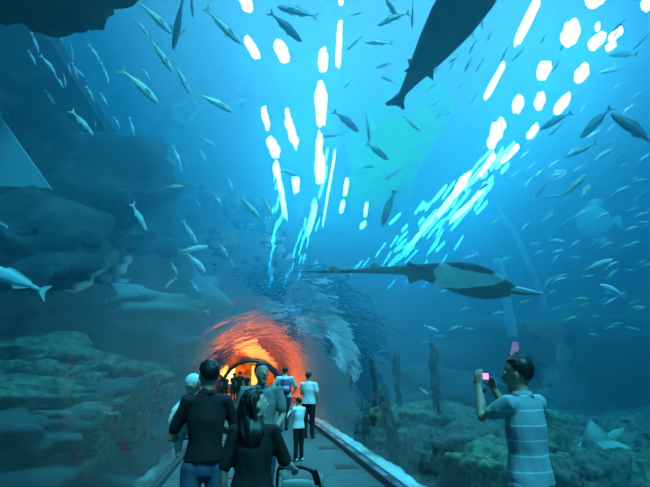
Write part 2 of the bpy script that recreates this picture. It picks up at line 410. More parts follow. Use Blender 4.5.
LAMPS_GLOWS = [
 (246,4,22,11,-62,'white lamp at top edge left of centre'),
 (252,50,26,8,-58,'small pointed white lamp below the big light-edged fish'),
 (282,54,24,13,-65,'squarish white lamp left of the vertical lamp row'),
 (323,62,24,11,90,'oval white lamp at the head of the vertical row'),
 (339,46,54,6,87,'narrow upright white tube lamp near the top centre'),
 (341,1,10,6,90,'tiny white lamp on the top edge above the tube lamp'),
 (321,108,50,13,90,'long white lamp in the middle of the vertical row'),
 (319,148,26,7,84,'ragged white lamp below the long central one'),
 (266,120,22,6,-76,'thin white lamp at top of the left streak'),
 (273,148,24,11,-70,'broad white lamp in the left streak'),
 (288,118,14,5,-80,'tiny lamp above the split white lamp'),
 (292,134,32,9,-72,'split white lamp between the two streaks'),
 (277,172,20,7,-76,'white lamp under the broad one of the left streak'),
 (283,202,42,5,-80,'long flickering lamp reflection at lower end of left streak'),  # a stretched reflection, built as an emissive shape
 (296,186,18,8,-82,'small white lamp right of the left streak'),
 (320,171,32,11,88,'wide white lamp low in the central row'),
 (311,222,40,6,75,'leaning white lamp reflection below the central row'),  # also reflected light modelled as a glowing strip
 (328,195,80,2,80,'hair-thin curved white light line beside the central row'),
 (346,189,18,5,82,'small white lamp at left edge of the green patch'),
 (342,208,14,5,74,'smaller white lamp just under the green patch edge'),
 (366,211,15,4,82,'thin yellowish glint low in the green patch'),
 (363,226,9,4,50,'lowest tiny glint of the green patch'),
 (596,2,22,12,30,'white lamp cut by the top edge at right'),
 (571,35,30,18,60,'largest oval white lamp at upper right'),
 (597,43,24,10,42,'slanted white lamp right of the largest oval'),
 (598,29,7,4,60,'tiny lamp perched above the slanted lamp'),
 (616,36,20,6,42,'narrow lamp right of the slanted lamp'),
 (611,48,13,4,35,'thin lamp under the narrow one at upper right'),
 (648,6,14,10,40,'white lamp in the top right corner'),
 (544,72,20,13,60,'oval lamp below left of the largest one'),
 (582,75,22,12,52,'oval lamp below the slanted lamp'),
 (528,23,58,8,63,'long slanted tube lamp near the top right'),
 (494,84,46,5,61,'second slanted tube lamp below the long one'),
 (518,106,18,11,65,'heart-shaped white lamp at right of centre'),
 (540,103,18,10,68,'tapering lamp right of the heart-shaped lamp'),
 (562,106,26,9,52,'tapering lamp farthest right in its row'),
 (495,137,34,14,62,'bright ragged lamp above the rippled fan'),
 (533,133,18,6,50,'small slanted lamp right of the ragged lamp'),
 (509,156,26,6,45,'thin slanted lamp at the head of the fan'),
 (487,166,30,6,52,'broad white streak at the upper right of the fan'),  # from here on, rippled reflections built as emissive streaks
 (460,188,34,9,58,'broadest white streak of the rippled fan'),
 (478,196,34,4,50,'white streak on the right rim of the fan'),
 (446,206,30,7,52,'white streak in the middle of the fan'),
 (428,224,26,5,50,'white streak low in the fan'),
 (462,212,34,5,42,'thin streak low on the right of the fan'),
 (413,243,26,4,48,'faint streak just above the long ray'),
]
random.seed(5)
WD = ['upper', 'middle', 'lower']
for q in range(84):  # emissive slivers painting the rippled reflections of the fan
    t = ((q+.5)/84)**.9; cx = 506-126*t+random.uniform(-1, 1)*(8+40*t); cy = 152+128*t+random.uniform(-1, 1)*(5+16*t)
    LAMPS_GLOWS.append((cx, cy, random.uniform(8, 26), random.uniform(.8, 2.6), 52+random.uniform(-9, 7), 'thin white glint in the %s part of the rippled light fan' % WD[min(2, int(t*3))]))
for (x0, y0, x1, y1, n_, nm) in ((279, 170, 270, 305, 14, 'left light streak'), (317, 200, 282, 300, 14, 'central light row'), (333, 150, 300, 285, 8, 'hair-thin light line')):  # glowing slivers for the reflected tails of the streaks
    for q in range(n_):
        t = (q+.5)/n_; cx = x0+(x1-x0)*t+random.uniform(-5, 5); cy = y0+(y1-y0)*t
        LAMPS_GLOWS.append((cx, cy, random.uniform(10, 24), random.uniform(1, 3), 78+random.uniform(-10, 6), 'thin white glint in the lower tail of the %s' % nm))
for i, L in enumerate(LAMPS_GLOWS):
    lamp(*L[:5], L[5], 'glow_glint' if 'glint' in L[5] and i > 40 else 'lamp', rag=.5 if 'streak' in L[5] or 'ragged' in L[5] or 'split' in L[5] else .28, seed=i*3.7)

lamp(382, 170, 150, 95, 66, 'greenish glow patch between the light streaks', 'glowg', rag=.45, Z=7.6, seed=3)  # emissive sheet standing in for a dappled green-lit area
# ------------------------------------------------------------------ rocks and reef
def rock(name, c, s, m, label, cat='rock', seed=0, rough=.35, sub=4, fr=1.3, rot=0, flat=None, group=None):
    bm = bmesh.new(); bmesh.ops.create_icosphere(bm, subdivisions=sub, radius=1)
    for v in bm.verts:
        d = v.co.normalized()
        h = noise.fractal(d*fr+Vector((seed, seed*.7, 0)), 1, 2.1, 5)
        rr = 1+rough*h+rough*.35*abs(noise.noise(d*fr*4+Vector((seed,)*3)))
        p = Matrix.Rotation(rot, 3, 'Z') @ Vector((d.x*s[0]*rr, d.y*s[1]*rr, d.z*s[2]*rr)) + c
        q = Vector((p.x-xc(p.y), p.z-CZ)); lim = TR+.12     # rock stays outside the acrylic
        if abs(q.x) < TR+.5 and p.z < .6: p.x = xc(p.y)+math.copysign(TR+.5+.05*noise.noise(p*3), q.x)
        elif q.length < lim: q = q.normalized()*lim; p.x = xc(p.y)+q.x; p.z = CZ+q.y
        v.co = p-c
    o = obj(name, bm, m); o.location = c
    return tag(o, label, cat, group)
# overhang at the top left
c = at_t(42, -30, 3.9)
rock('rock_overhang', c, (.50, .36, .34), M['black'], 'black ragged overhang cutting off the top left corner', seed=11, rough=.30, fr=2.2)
LR = [  # px, py, depth, size, material, label
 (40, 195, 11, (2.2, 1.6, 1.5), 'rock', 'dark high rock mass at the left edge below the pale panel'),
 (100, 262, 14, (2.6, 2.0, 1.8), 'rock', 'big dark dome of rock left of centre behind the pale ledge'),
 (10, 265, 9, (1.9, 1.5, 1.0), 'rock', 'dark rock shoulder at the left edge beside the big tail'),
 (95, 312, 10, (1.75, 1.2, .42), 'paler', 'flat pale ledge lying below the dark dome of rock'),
 (90, 345, 11, (2.3, 1.4, .62), 'rock', 'dark cave-like rock under the pale ledge'),
 (30, 362, 8.5, (1.8, 1.2, .38), 'coral', 'greenish reef ledge at the left edge at mid height'),
 (95, 372, 9.5, (1.3, .8, .3), 'coral', 'greenish reef ledge right of the left edge ledge'),
 (35, 400, 6.5, (1.6, .9, .22), 'coral', 'low green shelf of reef at the lower left'),
 (-10, 470, 5.8, (1.3, 1.0, .35), 'rock', 'black boulder in the bottom left corner'),
 (150, 318, 17, (1.3, 1.2, .9), 'rock', 'rock pinnacle left of the orange glow'),
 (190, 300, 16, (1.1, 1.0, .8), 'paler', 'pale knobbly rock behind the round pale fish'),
 (445, 395, 17, (3.4, 2, .8), 'rock', 'long dark reef bank right of the hanging weed'),
 (600, 345, 15, (4.6, 2, 1.3), 'rock', 'wide dark reef wall at the right behind the photographer'),
 (404, 418, 13, (1.0, 1.0, .34), 'coral', 'mossy coral bank beside the bright sand at centre'),
 (440, 425, 10.5, (.9, 1.2, .42), 'coral', 'mossy coral bank nearer the camera along the sand'),
 (475, 452, 7.6, (.65, .8, .40), 'coralb', 'brown coral mound left of the photographer'),
 (492, 476, 6.2, (.42, .6, .34), 'coralg', 'green coral head at the photographer\'s left hip'),
]
for i, (px, py, d, s, mm, lb) in enumerate(LR):
    c = at_y(px, py, d); rock('reef_rock', c, s, M[mm], lb, 'rock', seed=i*2.3+1, rough=.5, rot=i)
random.seed(3)
heads = [(556,448),(575,440),(600,447),(622,452),(643,440),(560,468),(585,462),(610,470),(634,468),(570,482),(598,486),(625,484),(648,482),(545,482),(640,425),(618,432),(590,428),(560,430)]
hl = ['uppermost','brownish','knobbly','rounded','flat','mossy','domed','broad','dark','low','pale','squat','corner','small','high','ridge','middle','farthest']
cm = ['coral','coralb','coralg']
for i, (px, py) in enumerate(heads):
    d = 5.2+(487-py)*.045; c = at_y(px, py+6, d); mm = cm[i % 3]
    col = {'coral': 'olive', 'coralb': 'brown', 'coralg': 'green'}[mm]
    near = 'beside the photographer' if px < 575 else ('under the pale triangular fin' if px < 615 else 'near the right edge')
    s = random.uniform(.26, .42)
    rock('coral_head', c, (s*1.2, s, s*.7), M[mm], f'{hl[i]} {col} coral head {near} on the reef', 'coral', seed=i*5+2, rough=.55, fr=2.6, rot=i, group='coral heads on the right reef')

random.seed(11)
ST = ['mossy', 'dark', 'knobbly', 'low', 'pale-topped', 'rounded', 'craggy', 'flattish', 'squat', 'broken', 'brownish', 'greenish', 'lumpy', 'small']
for i in range(14):
    y = 5.6+i*.95; c = Vector((xc(y)+2.75+random.uniform(0, .7), y, .12)); q = random.uniform(.35, .6)
    rock('reef_rock', c, (q, q*1.2, q*random.uniform(.55, .95)), M[('coral', 'coralb', 'rock')[i % 3]], f'{ST[i]} reef rock just right of the bright sand strip' + (', towards the camera' if i < 5 else (', halfway along' if i < 10 else ', towards the far end')), 'rock', seed=i*4+60, rough=.6, fr=2.2)
for i, (px, py, d, q) in enumerate(((60, 362, 7.5, .6), (15, 378, 7, .7), (100, 395, 7, .55), (50, 415, 6.2, .5), (130, 420, 8, .45), (5, 425, 5.6, .5), (90, 440, 6.2, .4), (145, 392, 10, .6))):
    rock('reef_rock', at_y(px, py+8, d), (q*1.5, q*1.1, q*.42), M[('coral', 'coralg', 'rock')[i % 3]], ST[i+3]+(' ledge of the lower left reef, ' + ('nearer the left edge' if px < 70 else 'nearer the man with the baby')), 'rock', seed=i*4+90, rough=.6, fr=2.2)
# hanging weed columns
def weed(px, y0, y1, d, w, label, bend=0):
    d *= .66; w *= .36
    a = at_y(px, y0, d); b = at_y(px+bend, y1, d); bm = bmesh.new(); n = 12
    pts = [a.lerp(b, k/n)+Vector((.03*math.sin(k*1.1+px), .03*math.cos(k), 0)) for k in range(n+1)]
    rad = [w*(.35+.65*math.sin(PI*min(1, (k+2)/(n+2)))+.25*noise.noise(Vector((k*.9, px, 0)))) for k in range(n+1)]
    loft(bm, pts, rad, seg=10)
    for k in range(44):
        t = random.random(); p = a.lerp(b, t); q = p+Vector((random.uniform(-1, 1)*w*1.7, random.uniform(-1, 1)*w, -w*random.uniform(2, 5)))
        loft(bm, [p, (p+q)/2, q], [(w*.35, w*.1), (w*.3, w*.1), (w*.08, w*.03)], seg=6)
    tag(obj('hanging_weed', bm, M['kelp']), label, 'seaweed', 'dark weed hanging in the tank')
weed(396, 352, 396, 15, .17, 'dark hanging weed nearest the middle of the right glass', 2)
weed(372, 355, 415, 17, .16, 'dark ragged weed column left of the middle one', 5)
weed(351, 360, 385, 20, .10, 'thin faint weed column farthest left by the glass')
weed(433, 345, 398, 13, .20, 'broad dark weed column right of the middle one', 3)
weed(384, 388, 412, 14, .22, 'short bushy dark weed above the sand strip', 2)

# pipes
def tube(name, pts, r, m, label, cat, parent=None):
    bm = bmesh.new(); P = []
    for i in range(len(pts)-1):
        p0, p1, p2, p3 = [Vector(pts[max(0, min(len(pts)-1, j))]) for j in (i-1, i, i+1, i+2)]
        for k in range(6):
            t = k/6; P.append(.5*((2*p1)+(-p0+p2)*t+(2*p0-5*p1+4*p2-p3)*t*t+(-p0+3*p1-3*p2+p3)*t**3))
    P.append(Vector(pts[-1])); rr = r if hasattr(r, '__len__') else [r]*len(P)
    if len(rr) != len(P): rr = [rr[0]+(rr[-1]-rr[0])*k/(len(P)-1) for k in range(len(P))]
    loft(bm, P, rr, seg=10); o = obj(name, bm, m, parent)
    return tag(o, label, cat) if cat else o
tube('tank_pipe', [at_y(*p) for p in ((498,205,16),(515,232,16),(532,272,16),(543,300,16),(553,330,16))], .10, M['pipe'], 'long pale curved pipe slanting down past the ray\'s snout', 'pipe')
tube('tank_pipe', [at_y(*p) for p in ((497,262,14),(504,285,14),(508,310,14),(513,335,14))], .14, M['pipe'], 'thick faint upright pipe below the ray\'s snout', 'pipe')
tube('drooping_rope', [at_y(*p) for p in ((305,309,14),(340,314,14),(372,320,14),(396,329,14),(408,338,14))], .035, M['shark'], 'thin dark rope drooping under the long ray', 'rope')
# pale lit panel on the left (a window of the tank seen edge on)
c0, c1, c2 = at_y(-30, 75, 8), at_y(50, 188, 8), at_y(-30, 185, 8)
bm = bmesh.new()
f0 = [bm.verts.new(p) for p in (c0, c1, c2)]; f1 = [bm.verts.new(p+Vector((0, .15, 0))) for p in (c0, c1, c2)]
bm.faces.new(f0); bm.faces.new(f1[::-1])
for k in range(3): bm.faces.new((f0[k], f0[(k+1) % 3], f1[(k+1) % 3], f1[k]))
tag(obj('sloping_panel', bm, M['pipe'], smooth=False), 'pale sloping panel edge at the upper left edge', 'panel')

# ------------------------------------------------------------------ fish
def fish_parts(bend=0, deep=.13, seg=12):
    """unit-length fish along +X (head at +.5), returns body and fin meshes; bend curves it in the vertical plane"""
    def B(x, y, z):
        return Vector((x, y, z - bend*(x*x*4-1)*.5*.5))
    prof = [(-.40, .018), (-.34, .030), (-.22, .30*deep*1.3), (-.08, .80*deep), (.08, 1.0*deep), (.22, .98*deep), (.34, .80*deep), (.43, .52*deep), (.49, .16*deep)]
    bm = bmesh.new(); rings = []
    for x, h in prof:
        rings.append([bm.verts.new(B(x, h*.52*math.cos(2*PI*k/seg), h*math.sin(2*PI*k/seg)-(.01 if x > .3 else 0))) for k in range(seg)])
    for a, b in zip(rings, rings[1:]):
        for k in range(seg): bm.faces.new((a[k], a[(k+1) % seg], b[(k+1) % seg], b[k]))
    bm.faces.new(rings[0][::-1]); bm.faces.new(rings[-1])
    bmesh.ops.recalc_face_normals(bm, faces=bm.faces)
    body = bm
    def plate(poly, th=.006, off=(0, 0, 0), yaw=0):
        b = bmesh.new(); s = []
        for sg in (-1, 1):
            v = []
            for x, z in poly:
                p = Vector((x, sg*th, z))
                if yaw: 
                    q = Vector((x-off[0], p.y, z-off[2])); q = Matrix.Rotation(yaw, 3, 'Z') @ q; p = q+Vector(off)
                v.append(b.verts.new(B(p.x, p.y, p.z)))
            s.append(v)
        b.faces.new(s[0]); b.faces.new(s[1][::-1]); n = len(poly)
        for k in range(n): b.faces.new((s[0][k], s[0][(k+1) % n], s[1][(k+1) % n], s[1][k]))
        bmesh.ops.recalc_face_normals(b, faces=b.faces); return b
    d = deep
    tail = plate([(-.37, 0), (-.385, .03), (-.44, .08), (-.52, .135), (-.49, .07), (-.455, 0), (-.49, -.07), (-.52, -.135), (-.44, -.08), (-.385, -.03)])
    dors = plate([(.12, d*.9), (.08, d+.035), (.02, d+.035), (-.1, d*.75+.03), (-.24, d*.35+.03), (-.26, d*.3), (-.05, d*.7)])
    anal = plate([(-.04, -d*.75), (-.08, -d-.03), (-.2, -d*.5-.02), (-.26, -d*.3), (-.15, -d*.4)])
    pl = plate([(.24, -.02), (.2, .02), (.08, -.03), (.10, -.07)], off=(.24, d*.5, -.02), yaw=-.5)
    pr = plate([(.24, -.02), (.2, .02), (.08, -.03), (.10, -.07)], off=(.24, -d*.5, -.02), yaw=.5)
    return body, dict(tail_fin=tail, dorsal_fin=dors, anal_fin=anal, pectoral_fin=pl, pectoral_fin_2=pr)
FISH = {}
def fish_mesh(kind, bend, full):
    key = (kind, bend, full)
    if key in FISH: return FISH[key]
    deep = {'s': .098, 'd': .115, 'y': .088, 'p': .092, 'b': .115}[kind]
    mm = {'s': 'silver', 'd': 'darkf', 'y': 'yellow', 'p': 'pale', 'b': 'silverb'}[kind]
    body, fins = fish_parts(bend, deep)
    out = []
    if full:
        me = bpy.data.meshes.new('fish'); body.to_mesh(me); me.materials.append(M[mm]); out.append(('fish', me))
        for k, b in fins.items():
            m2 = bpy.data.meshes.new(k); b.to_mesh(m2); m2.materials.append(M['fin'] if kind in 'sy' else M[mm]); out.append((k.replace('_2', ''), m2)); b.free()
    else:
        for b in fins.values():
            tmp = bpy.data.meshes.new('t'); b.to_mesh(tmp); body.from_mesh(tmp); bpy.data.meshes.remove(tmp); b.free()
        me = bpy.data.meshes.new('fish'); body.to_mesh(me); me.materials.append(M[mm]); out.append(('fish', me))
    body.free()
    for n_, me in out:
        if n_ == 'fish': me.polygons.foreach_set('use_smooth', [True]*len(me.polygons))
    FISH[key] = out; return out
def exit_t(d):
    t = .5
    while t < 40:
        p = EYE+d*t
        if p.z < .02 or (Vector((p.x-xc(p.y), p.z-CZ)).length > TR): return t
        t += .1
    return t
placed = []
def fish(tx, ty, hx, hy, kind='s', L=None, bend=None, full=None, skew=0.0, name='fish', lab=None):
    ln = math.hypot(hx-tx, hy-ty); cx, cy = (tx+hx)/2, (ty+hy)/2
    L = L or {'s': .46, 'd': .5, 'y': .34, 'p': .36, 'b': .5}[kind]
    d = ray(cx, cy); t = F*L/ln * math.sqrt(1+((cx-325)/F)**2+((cy-243)/F)**2)
    t0 = exit_t(d)+.45; t1 = ((WZ1-.35)-EYE.z)/d.z if d.z > .05 else 25
    if d.z < 0: t1 = 12
    t = max(t0, min(t, t1, 22))
    depth = t
    A = EYE+ray(tx, ty)*depth*(1+skew*.5); B = EYE+ray(hx, hy)*depth*(1-skew*.5)
    X = B-A; Ln = X.length*1.0; X.normalize()
    up = Vector((0, 0, 1)); up = up-X*up.dot(X)
    if up.length < .25: up = Vector((.3, -.8, .3)); up -= X*up.dot(X)
    up.normalize(); Yv = up.cross(X)
    if full is None: full = ln > 17
    if bend is None: bend = random.choice((0, .12, .22, -.08)) if kind in 'sp' else random.choice((0, .08))
    parts = fish_mesh(kind, bend, full)
    mtx = Matrix((X, Yv, up)).transposed().to_4x4()
    mtx = Matrix.Translation((A+B)/2) @ mtx @ Matrix.Diagonal((Ln, Ln, Ln, 1))
    r = bpy.data.objects.new(name, parts[0][1]); COL.objects.link(r); r.matrix_world = mtx
    for n_, me in parts[1:]:
        c = bpy.data.objects.new(n_, me); COL.objects.link(c); c.parent = r
    placed.append([r, tx, ty, hx, hy, kind, ln, lab]); return r
FL = '''31 32 39 54 p|40 55 56 75 p|71 44 73 60 p|72 62 78 80 p|88 44 100 62 p|101 62 109 84 p|137 1 172 34 s|134 17 149 37 s|149 37 173 72 s
120 69 159 104 s|185 -12 173 50 b|191 -14 193 18 b|173 62 190 94 s|205 7 242 44 s|177 14 173 32 p|164 37 166 48 p|86 86 94 102 p|71 110 94 136 p
114 117 120 129 p|129 117 134 137 p|122 137 128 152 p|133 157 136 170 p|173 145 181 166 s|197 94 233 112 s|239 109 244 101 p|318 17 277 6 b|269 12 302 42 d
382 -6 398 18 d|410 13 377 26 s|413 0 412 29 p|361 37 347 50 s|393 43 365 42 s|391 63 376 68 b|395 83 380 76 b|426 78 441 66 p|333 111 359 132 d|342 134 322 136 d
366 112 370 142 b|366 143 389 160 d|403 115 421 131 p|427 90 437 83 p|428 107 440 100 p|362 168 374 166 d|403 167 384 179 b|395 190 382 226 b
482 12 482 30 p|473 26 473 40 p|477 40 468 55 p|484 58 476 72 p|508 46 500 62 p|524 48 512 61 p|638 54 608 55 d|625 67 599 73 b|655 146 611 113 d
612 107 580 138 b|597 142 565 157 s|616 147 594 161 s|633 105 622 115 p|572 112 540 129 b|567 118 548 136 b|622 82 613 89 b|617 123 607 132 p|652 152 639 161 s
453 109 445 116 p|478 92 470 105 p|474 119 470 126 p|241 196 261 219 s|262 194 273 218 s|277 226 289 237 d|303 178 281 170 b|302 206 303 222 b
165 187 183 186 y|157 192 161 197 p|132 203 147 231 p|183 220 197 243 s|178 158 182 172 p|178 251 208 246 s|186 252 206 272 s|171 262 178 275 p|177 278 165 288 p
179 278 188 287 p|191 280 199 292 p|104 301 139 296 d|5 223 15 208 p|242 262 235 271 d|218 243 228 257 s|230 257 234 268 p
560 198 586 174 p|581 198 591 186 p|552 180 558 169 p|572 196 564 199 p|611 196 630 186 p|569 221 588 210 s|626 211 638 207 p|636 223 648 222 s|547 217 553 209 p
632 181 638 176 p|619 166 628 163 p|582 271 613 259 s|626 297 600 284 s|606 279 618 269 y|569 257 581 258 y|582 277 595 275 y|571 299 588 298 y|620 248 633 244 y
641 267 653 263 y|552 263 559 254 p|546 281 557 277 p|588 319 599 315 y|602 294 613 293 p|569 247 580 240 p|478 254 463 259 s|481 256 470 250 b|452 288 440 292 p
424 325 439 331 p|435 336 446 336 p|493 287 478 293 p|505 312 492 314 p|545 250 534 255 p|541 244 530 243 p|512 257 500 261 p|421 344 430 341 p|386 350 377 352 p
530 300 519 303 y|618 325 605 329 y|640 330 626 327 y|600 336 588 333 y|88 342 102 344 p|72 352 82 349 p|46 353 38 357 y|20 353 30 356 p|30 453 40 452 y|420 388 429 394 p
470 307 460 311 p|462 326 449 330 p|565 328 551 322 s|585 322 574 325 p|476 330 465 328 p|640 300 628 304 p|645 318 633 316 p|560 307 550 311 y|610 312 600 310 p
500 217 491 224 p|512 227 520 234 s|505 237 510 246 b|530 222 522 230 p|542 190 533 199 p|640 195 648 191 p|655 208 645 213 p|600 240 590 246 p|557 232 548 238 p
150 80 142 68 p|45 90 55 104 p|100 92 108 106 p|28 50 36 66 p|58 32 62 42 p|200 150 206 162 p|215 195 222 205 p|228 178 233 190 p|213 250 222 246 p|220 275 214 284 p
350 16 362 12 p|352 80 344 88 p|437 45 430 55 p|455 60 449 70 p|464 80 458 90 p|492 30 487 42 p|625 20 612 32 b|648 35 632 50 b|560 60 552 72 b|645 90 632 98 b
600 130 588 138 p|560 160 548 168 p|585 165 573 172 p|530 150 520 158 p|520 170 510 178 p|545 168 536 177 p|650 130 660 134 p'''
for s in FL.replace('\n', '|').split('|'):
    a = s.split(); fish(*map(float, a[:4]), a[4])
# big individual fish
fish(-14, 214, 24, 252, 'b', L=.8, bend=.15, lab=None)
fish(48, 293, -28, 262, 'p', L=1.1, bend=0, lab='long greenish fish with its tail towards the pale ledge', name='shark')
fish(210, 312, 178, 308, 'b', L=.7)
# far school on the right and above the arch
random.seed(21)
for k in range(34):
    x = random.uniform(545, 645); y = random.uniform(165, 325); a = R(random.gauss(25, 18)); l = random.uniform(5, 9)
    fish(x-l*math.cos(a), y+l*math.sin(a), x+l*math.cos(a), y-l*math.sin(a), random.choice('pppyb'), L=.3)
for k in range(22):
    x = random.uniform(435, 640); y = random.uniform(30, 200); a = R(random.gauss(50, 14)); l = random.uniform(4, 9)
    fish(x+l*math.cos(a), y-l*math.sin(a), x-l*math.cos(a), y+l*math.sin(a), random.choice('ppb'), L=.32)
for k in range(12):
    x = random.uniform(30, 215); y = random.uniform(60, 270); a = R(random.gauss(-60, 14)); l = random.uniform(4, 8)
    fish(x-l*math.cos(a), y+l*math.sin(a), x+l*math.cos(a), y-l*math.sin(a), 'p', L=.34)

# labels for every fish: look, heading and the nearest thing one can find
MARKS = [(60,15,'the black overhang'),(250,50,'the pointed white lamp'),(282,54,'the squarish white lamp'),(323,100,'the central lamp row'),(275,150,'the left light streak'),
 (375,170,'the green patch'),(440,50,'the dark shark'),(395,105,'the shark\'s tail'),(571,35,'the largest oval lamp'),(528,23,'the long slanted tube lamp'),(494,84,'the second tube lamp'),
 (540,103,'the tapering lamps'),(495,140,'the bright ragged lamp'),(460,190,'the rippled light fan'),(20,140,'the pale sloping panel'),(595,220,'the faint round blob'),(540,293,'the long ray\'s snout'),
 (440,270,'the long ray'),(330,270,'the long ray\'s tail'),(640,140,'the big dark fish'),(640,250,'the middle right edge'),(640,20,'the top right corner'),(100,250,'the dark rock dome'),(95,312,'the pale rock ledge'),(190,310,'the pale knobbly rock'),(190,250,'the bright silver pair'),
 (245,330,'the orange glow'),(521,372,'the photographer\'s head'),(600,330,'the dark reef wall'),(400,370,'the hanging weed'),(30,400,'the green reef shelf'),(530,240,'the long curved pipe'),(180,30,'the steep blue fish'),(100,110,'the open water by the pale panel'),(150,150,'the open water over the dome')]
KW = {'s': 'bright silver', 'd': 'dark silhouetted', 'y': 'yellowish', 'p': 'pale', 'b': 'blue-grey'}
grp = {}
for r_ in placed:
    o, tx, ty, hx, hy, kind, ln, lab = r_
    if lab: tag(o, lab, 'fish'); continue
    cx, cy = (tx+hx)/2, (ty+hy)/2
    m_ = min(MARKS, key=lambda m: (m[0]-cx)**2+(m[1]-cy)**2)
    dx, dy = hx-tx, hy-ty
    hd = 'level' if abs(dy) < abs(dx)*.25 else ('steep' if abs(dy) > abs(dx)*1.8 else 'slanting')
    side = ('right' if dx > 0 else 'left')
    rx, ry = cx-m_[0], cy-m_[1]
    pos = 'over' if math.hypot(rx, ry) < 9 else (('right of' if rx > 0 else 'left of') if abs(rx) > abs(ry) else ('below' if ry > 0 else 'above'))
    sz = 'tiny' if ln < 13 else ('small' if ln < 20 else ('middling' if ln < 32 else 'large'))
    key = f'{sz} {KW[kind]} fish {hd} to {side}, {pos} {m_[2]}'
    grp.setdefault(key, []).append((cx, cy, o))
ORD = ['', 'second', 'third', 'fourth', 'fifth', 'sixth', 'seventh']
for key, L in grp.items():
    gs = 'shoal of ' + ('silver' if 'silver' in key else 'small') + ' fish around the tunnel'
    if len(L) == 1: tag(L[0][2], key, 'fish', gs); continue
    L.sort(key=lambda q: q[0]); n = len(L)
    for i, (x, y, o) in enumerate(L):
        w_ = 'leftmost' if i == 0 else ('rightmost' if i == n-1 else ORD[i]+' from left')
        tag(o, key.replace('swimming ', '')+f', {w_}', 'fish', gs)

# round faint blobs: reflections given flat fish-like bodies
def round_blob(px, py, t, r, label):
    c = at_t(px, py, t); rt = empty('reflection_blob', c, -yaw)
    bm = bmesh.new(); ball(bm, (0, 0, 0), (r, r*.22, r*.95), 24, 16); obj('body', bm, M['pale'], rt)
    bm = bmesh.new(); loft(bm, [(r*.9, 0, 0), (r*1.2, 0, 0), (r*1.5, 0, 0)], [(.05, r*.1), (.03, r*.3), (.02, r*.45)], Vector((0, 1, 0))); obj('tail_fin', bm, M['pale'], rt)
    for s in (1, -1):
        bm = bmesh.new(); loft(bm, [(0, 0, s*r*.8), (r*.3, 0, s*r*1.1), (r*.7, 0, s*r*1.3)], [(.03, r*.4), (.03, r*.3), (.02, r*.08)], Vector((0, 1, 0))); obj('dorsal_fin' if s > 0 else 'anal_fin', bm, M['pale'], rt)  # fin-like parts of the reflection blob
    tag(rt, label, 'fish')  # a reflection blob, filed with the fish
round_blob(594, 222, 19, .60, 'faint large round pale blob right of the curved pipe')
round_blob(552, 370, 17, .36, 'faint round pale fish right of the photographer\'s head')
# pale stingray wings lifting off the reef at right
def ray_on_reef():
    c = at_y(600, 450, 6.6); rt = empty('stingray', c, 0); rt.scale = (1.35,)*3; tag(rt, 'pale green stingray with raised triangular fin on the right reef', 'ray')
    bm = bmesh.new(); loft(bm, [(-.22, 0, .0), (-.05, 0, .03), (.12, 0, .03), (.30, .05, .0)], [(.10, .03), (.24, .06), (.22, .06), (.08, .03)], Vector((0, 1, 0)), 20); obj('body', bm, M['stingray'], rt)
    for nm, P_ in (('raised_fin', [(-.24, -.05, .0), (-.21, -.08, .14), (-.13, -.10, .29), (.0, -.08, .19), (.10, -.05, .10), (.14, -.02, .0)]), ('far_fin', [(.08, .05, .02), (.14, .08, .13), (.27, .12, .17), (.42, .16, .19), (.28, .10, .08), (.16, .02, -.01)])):
        bm = bmesh.new(); fin_plate(bm, [Vector(p) for p in P_], Vector((0, 1, 0)), .015); bmesh.ops.bevel(bm, geom=bm.edges[:], offset=.008, segments=2, affect='EDGES'); obj(nm, bm, M['stingray'], rt)
    bm = bmesh.new(); loft(bm, [(.2, .2, .02), (.4, .6, .03), (.6, 1.0, .05)], [.025, .015, .005]); obj('tail', bm, M['raydark'], rt)

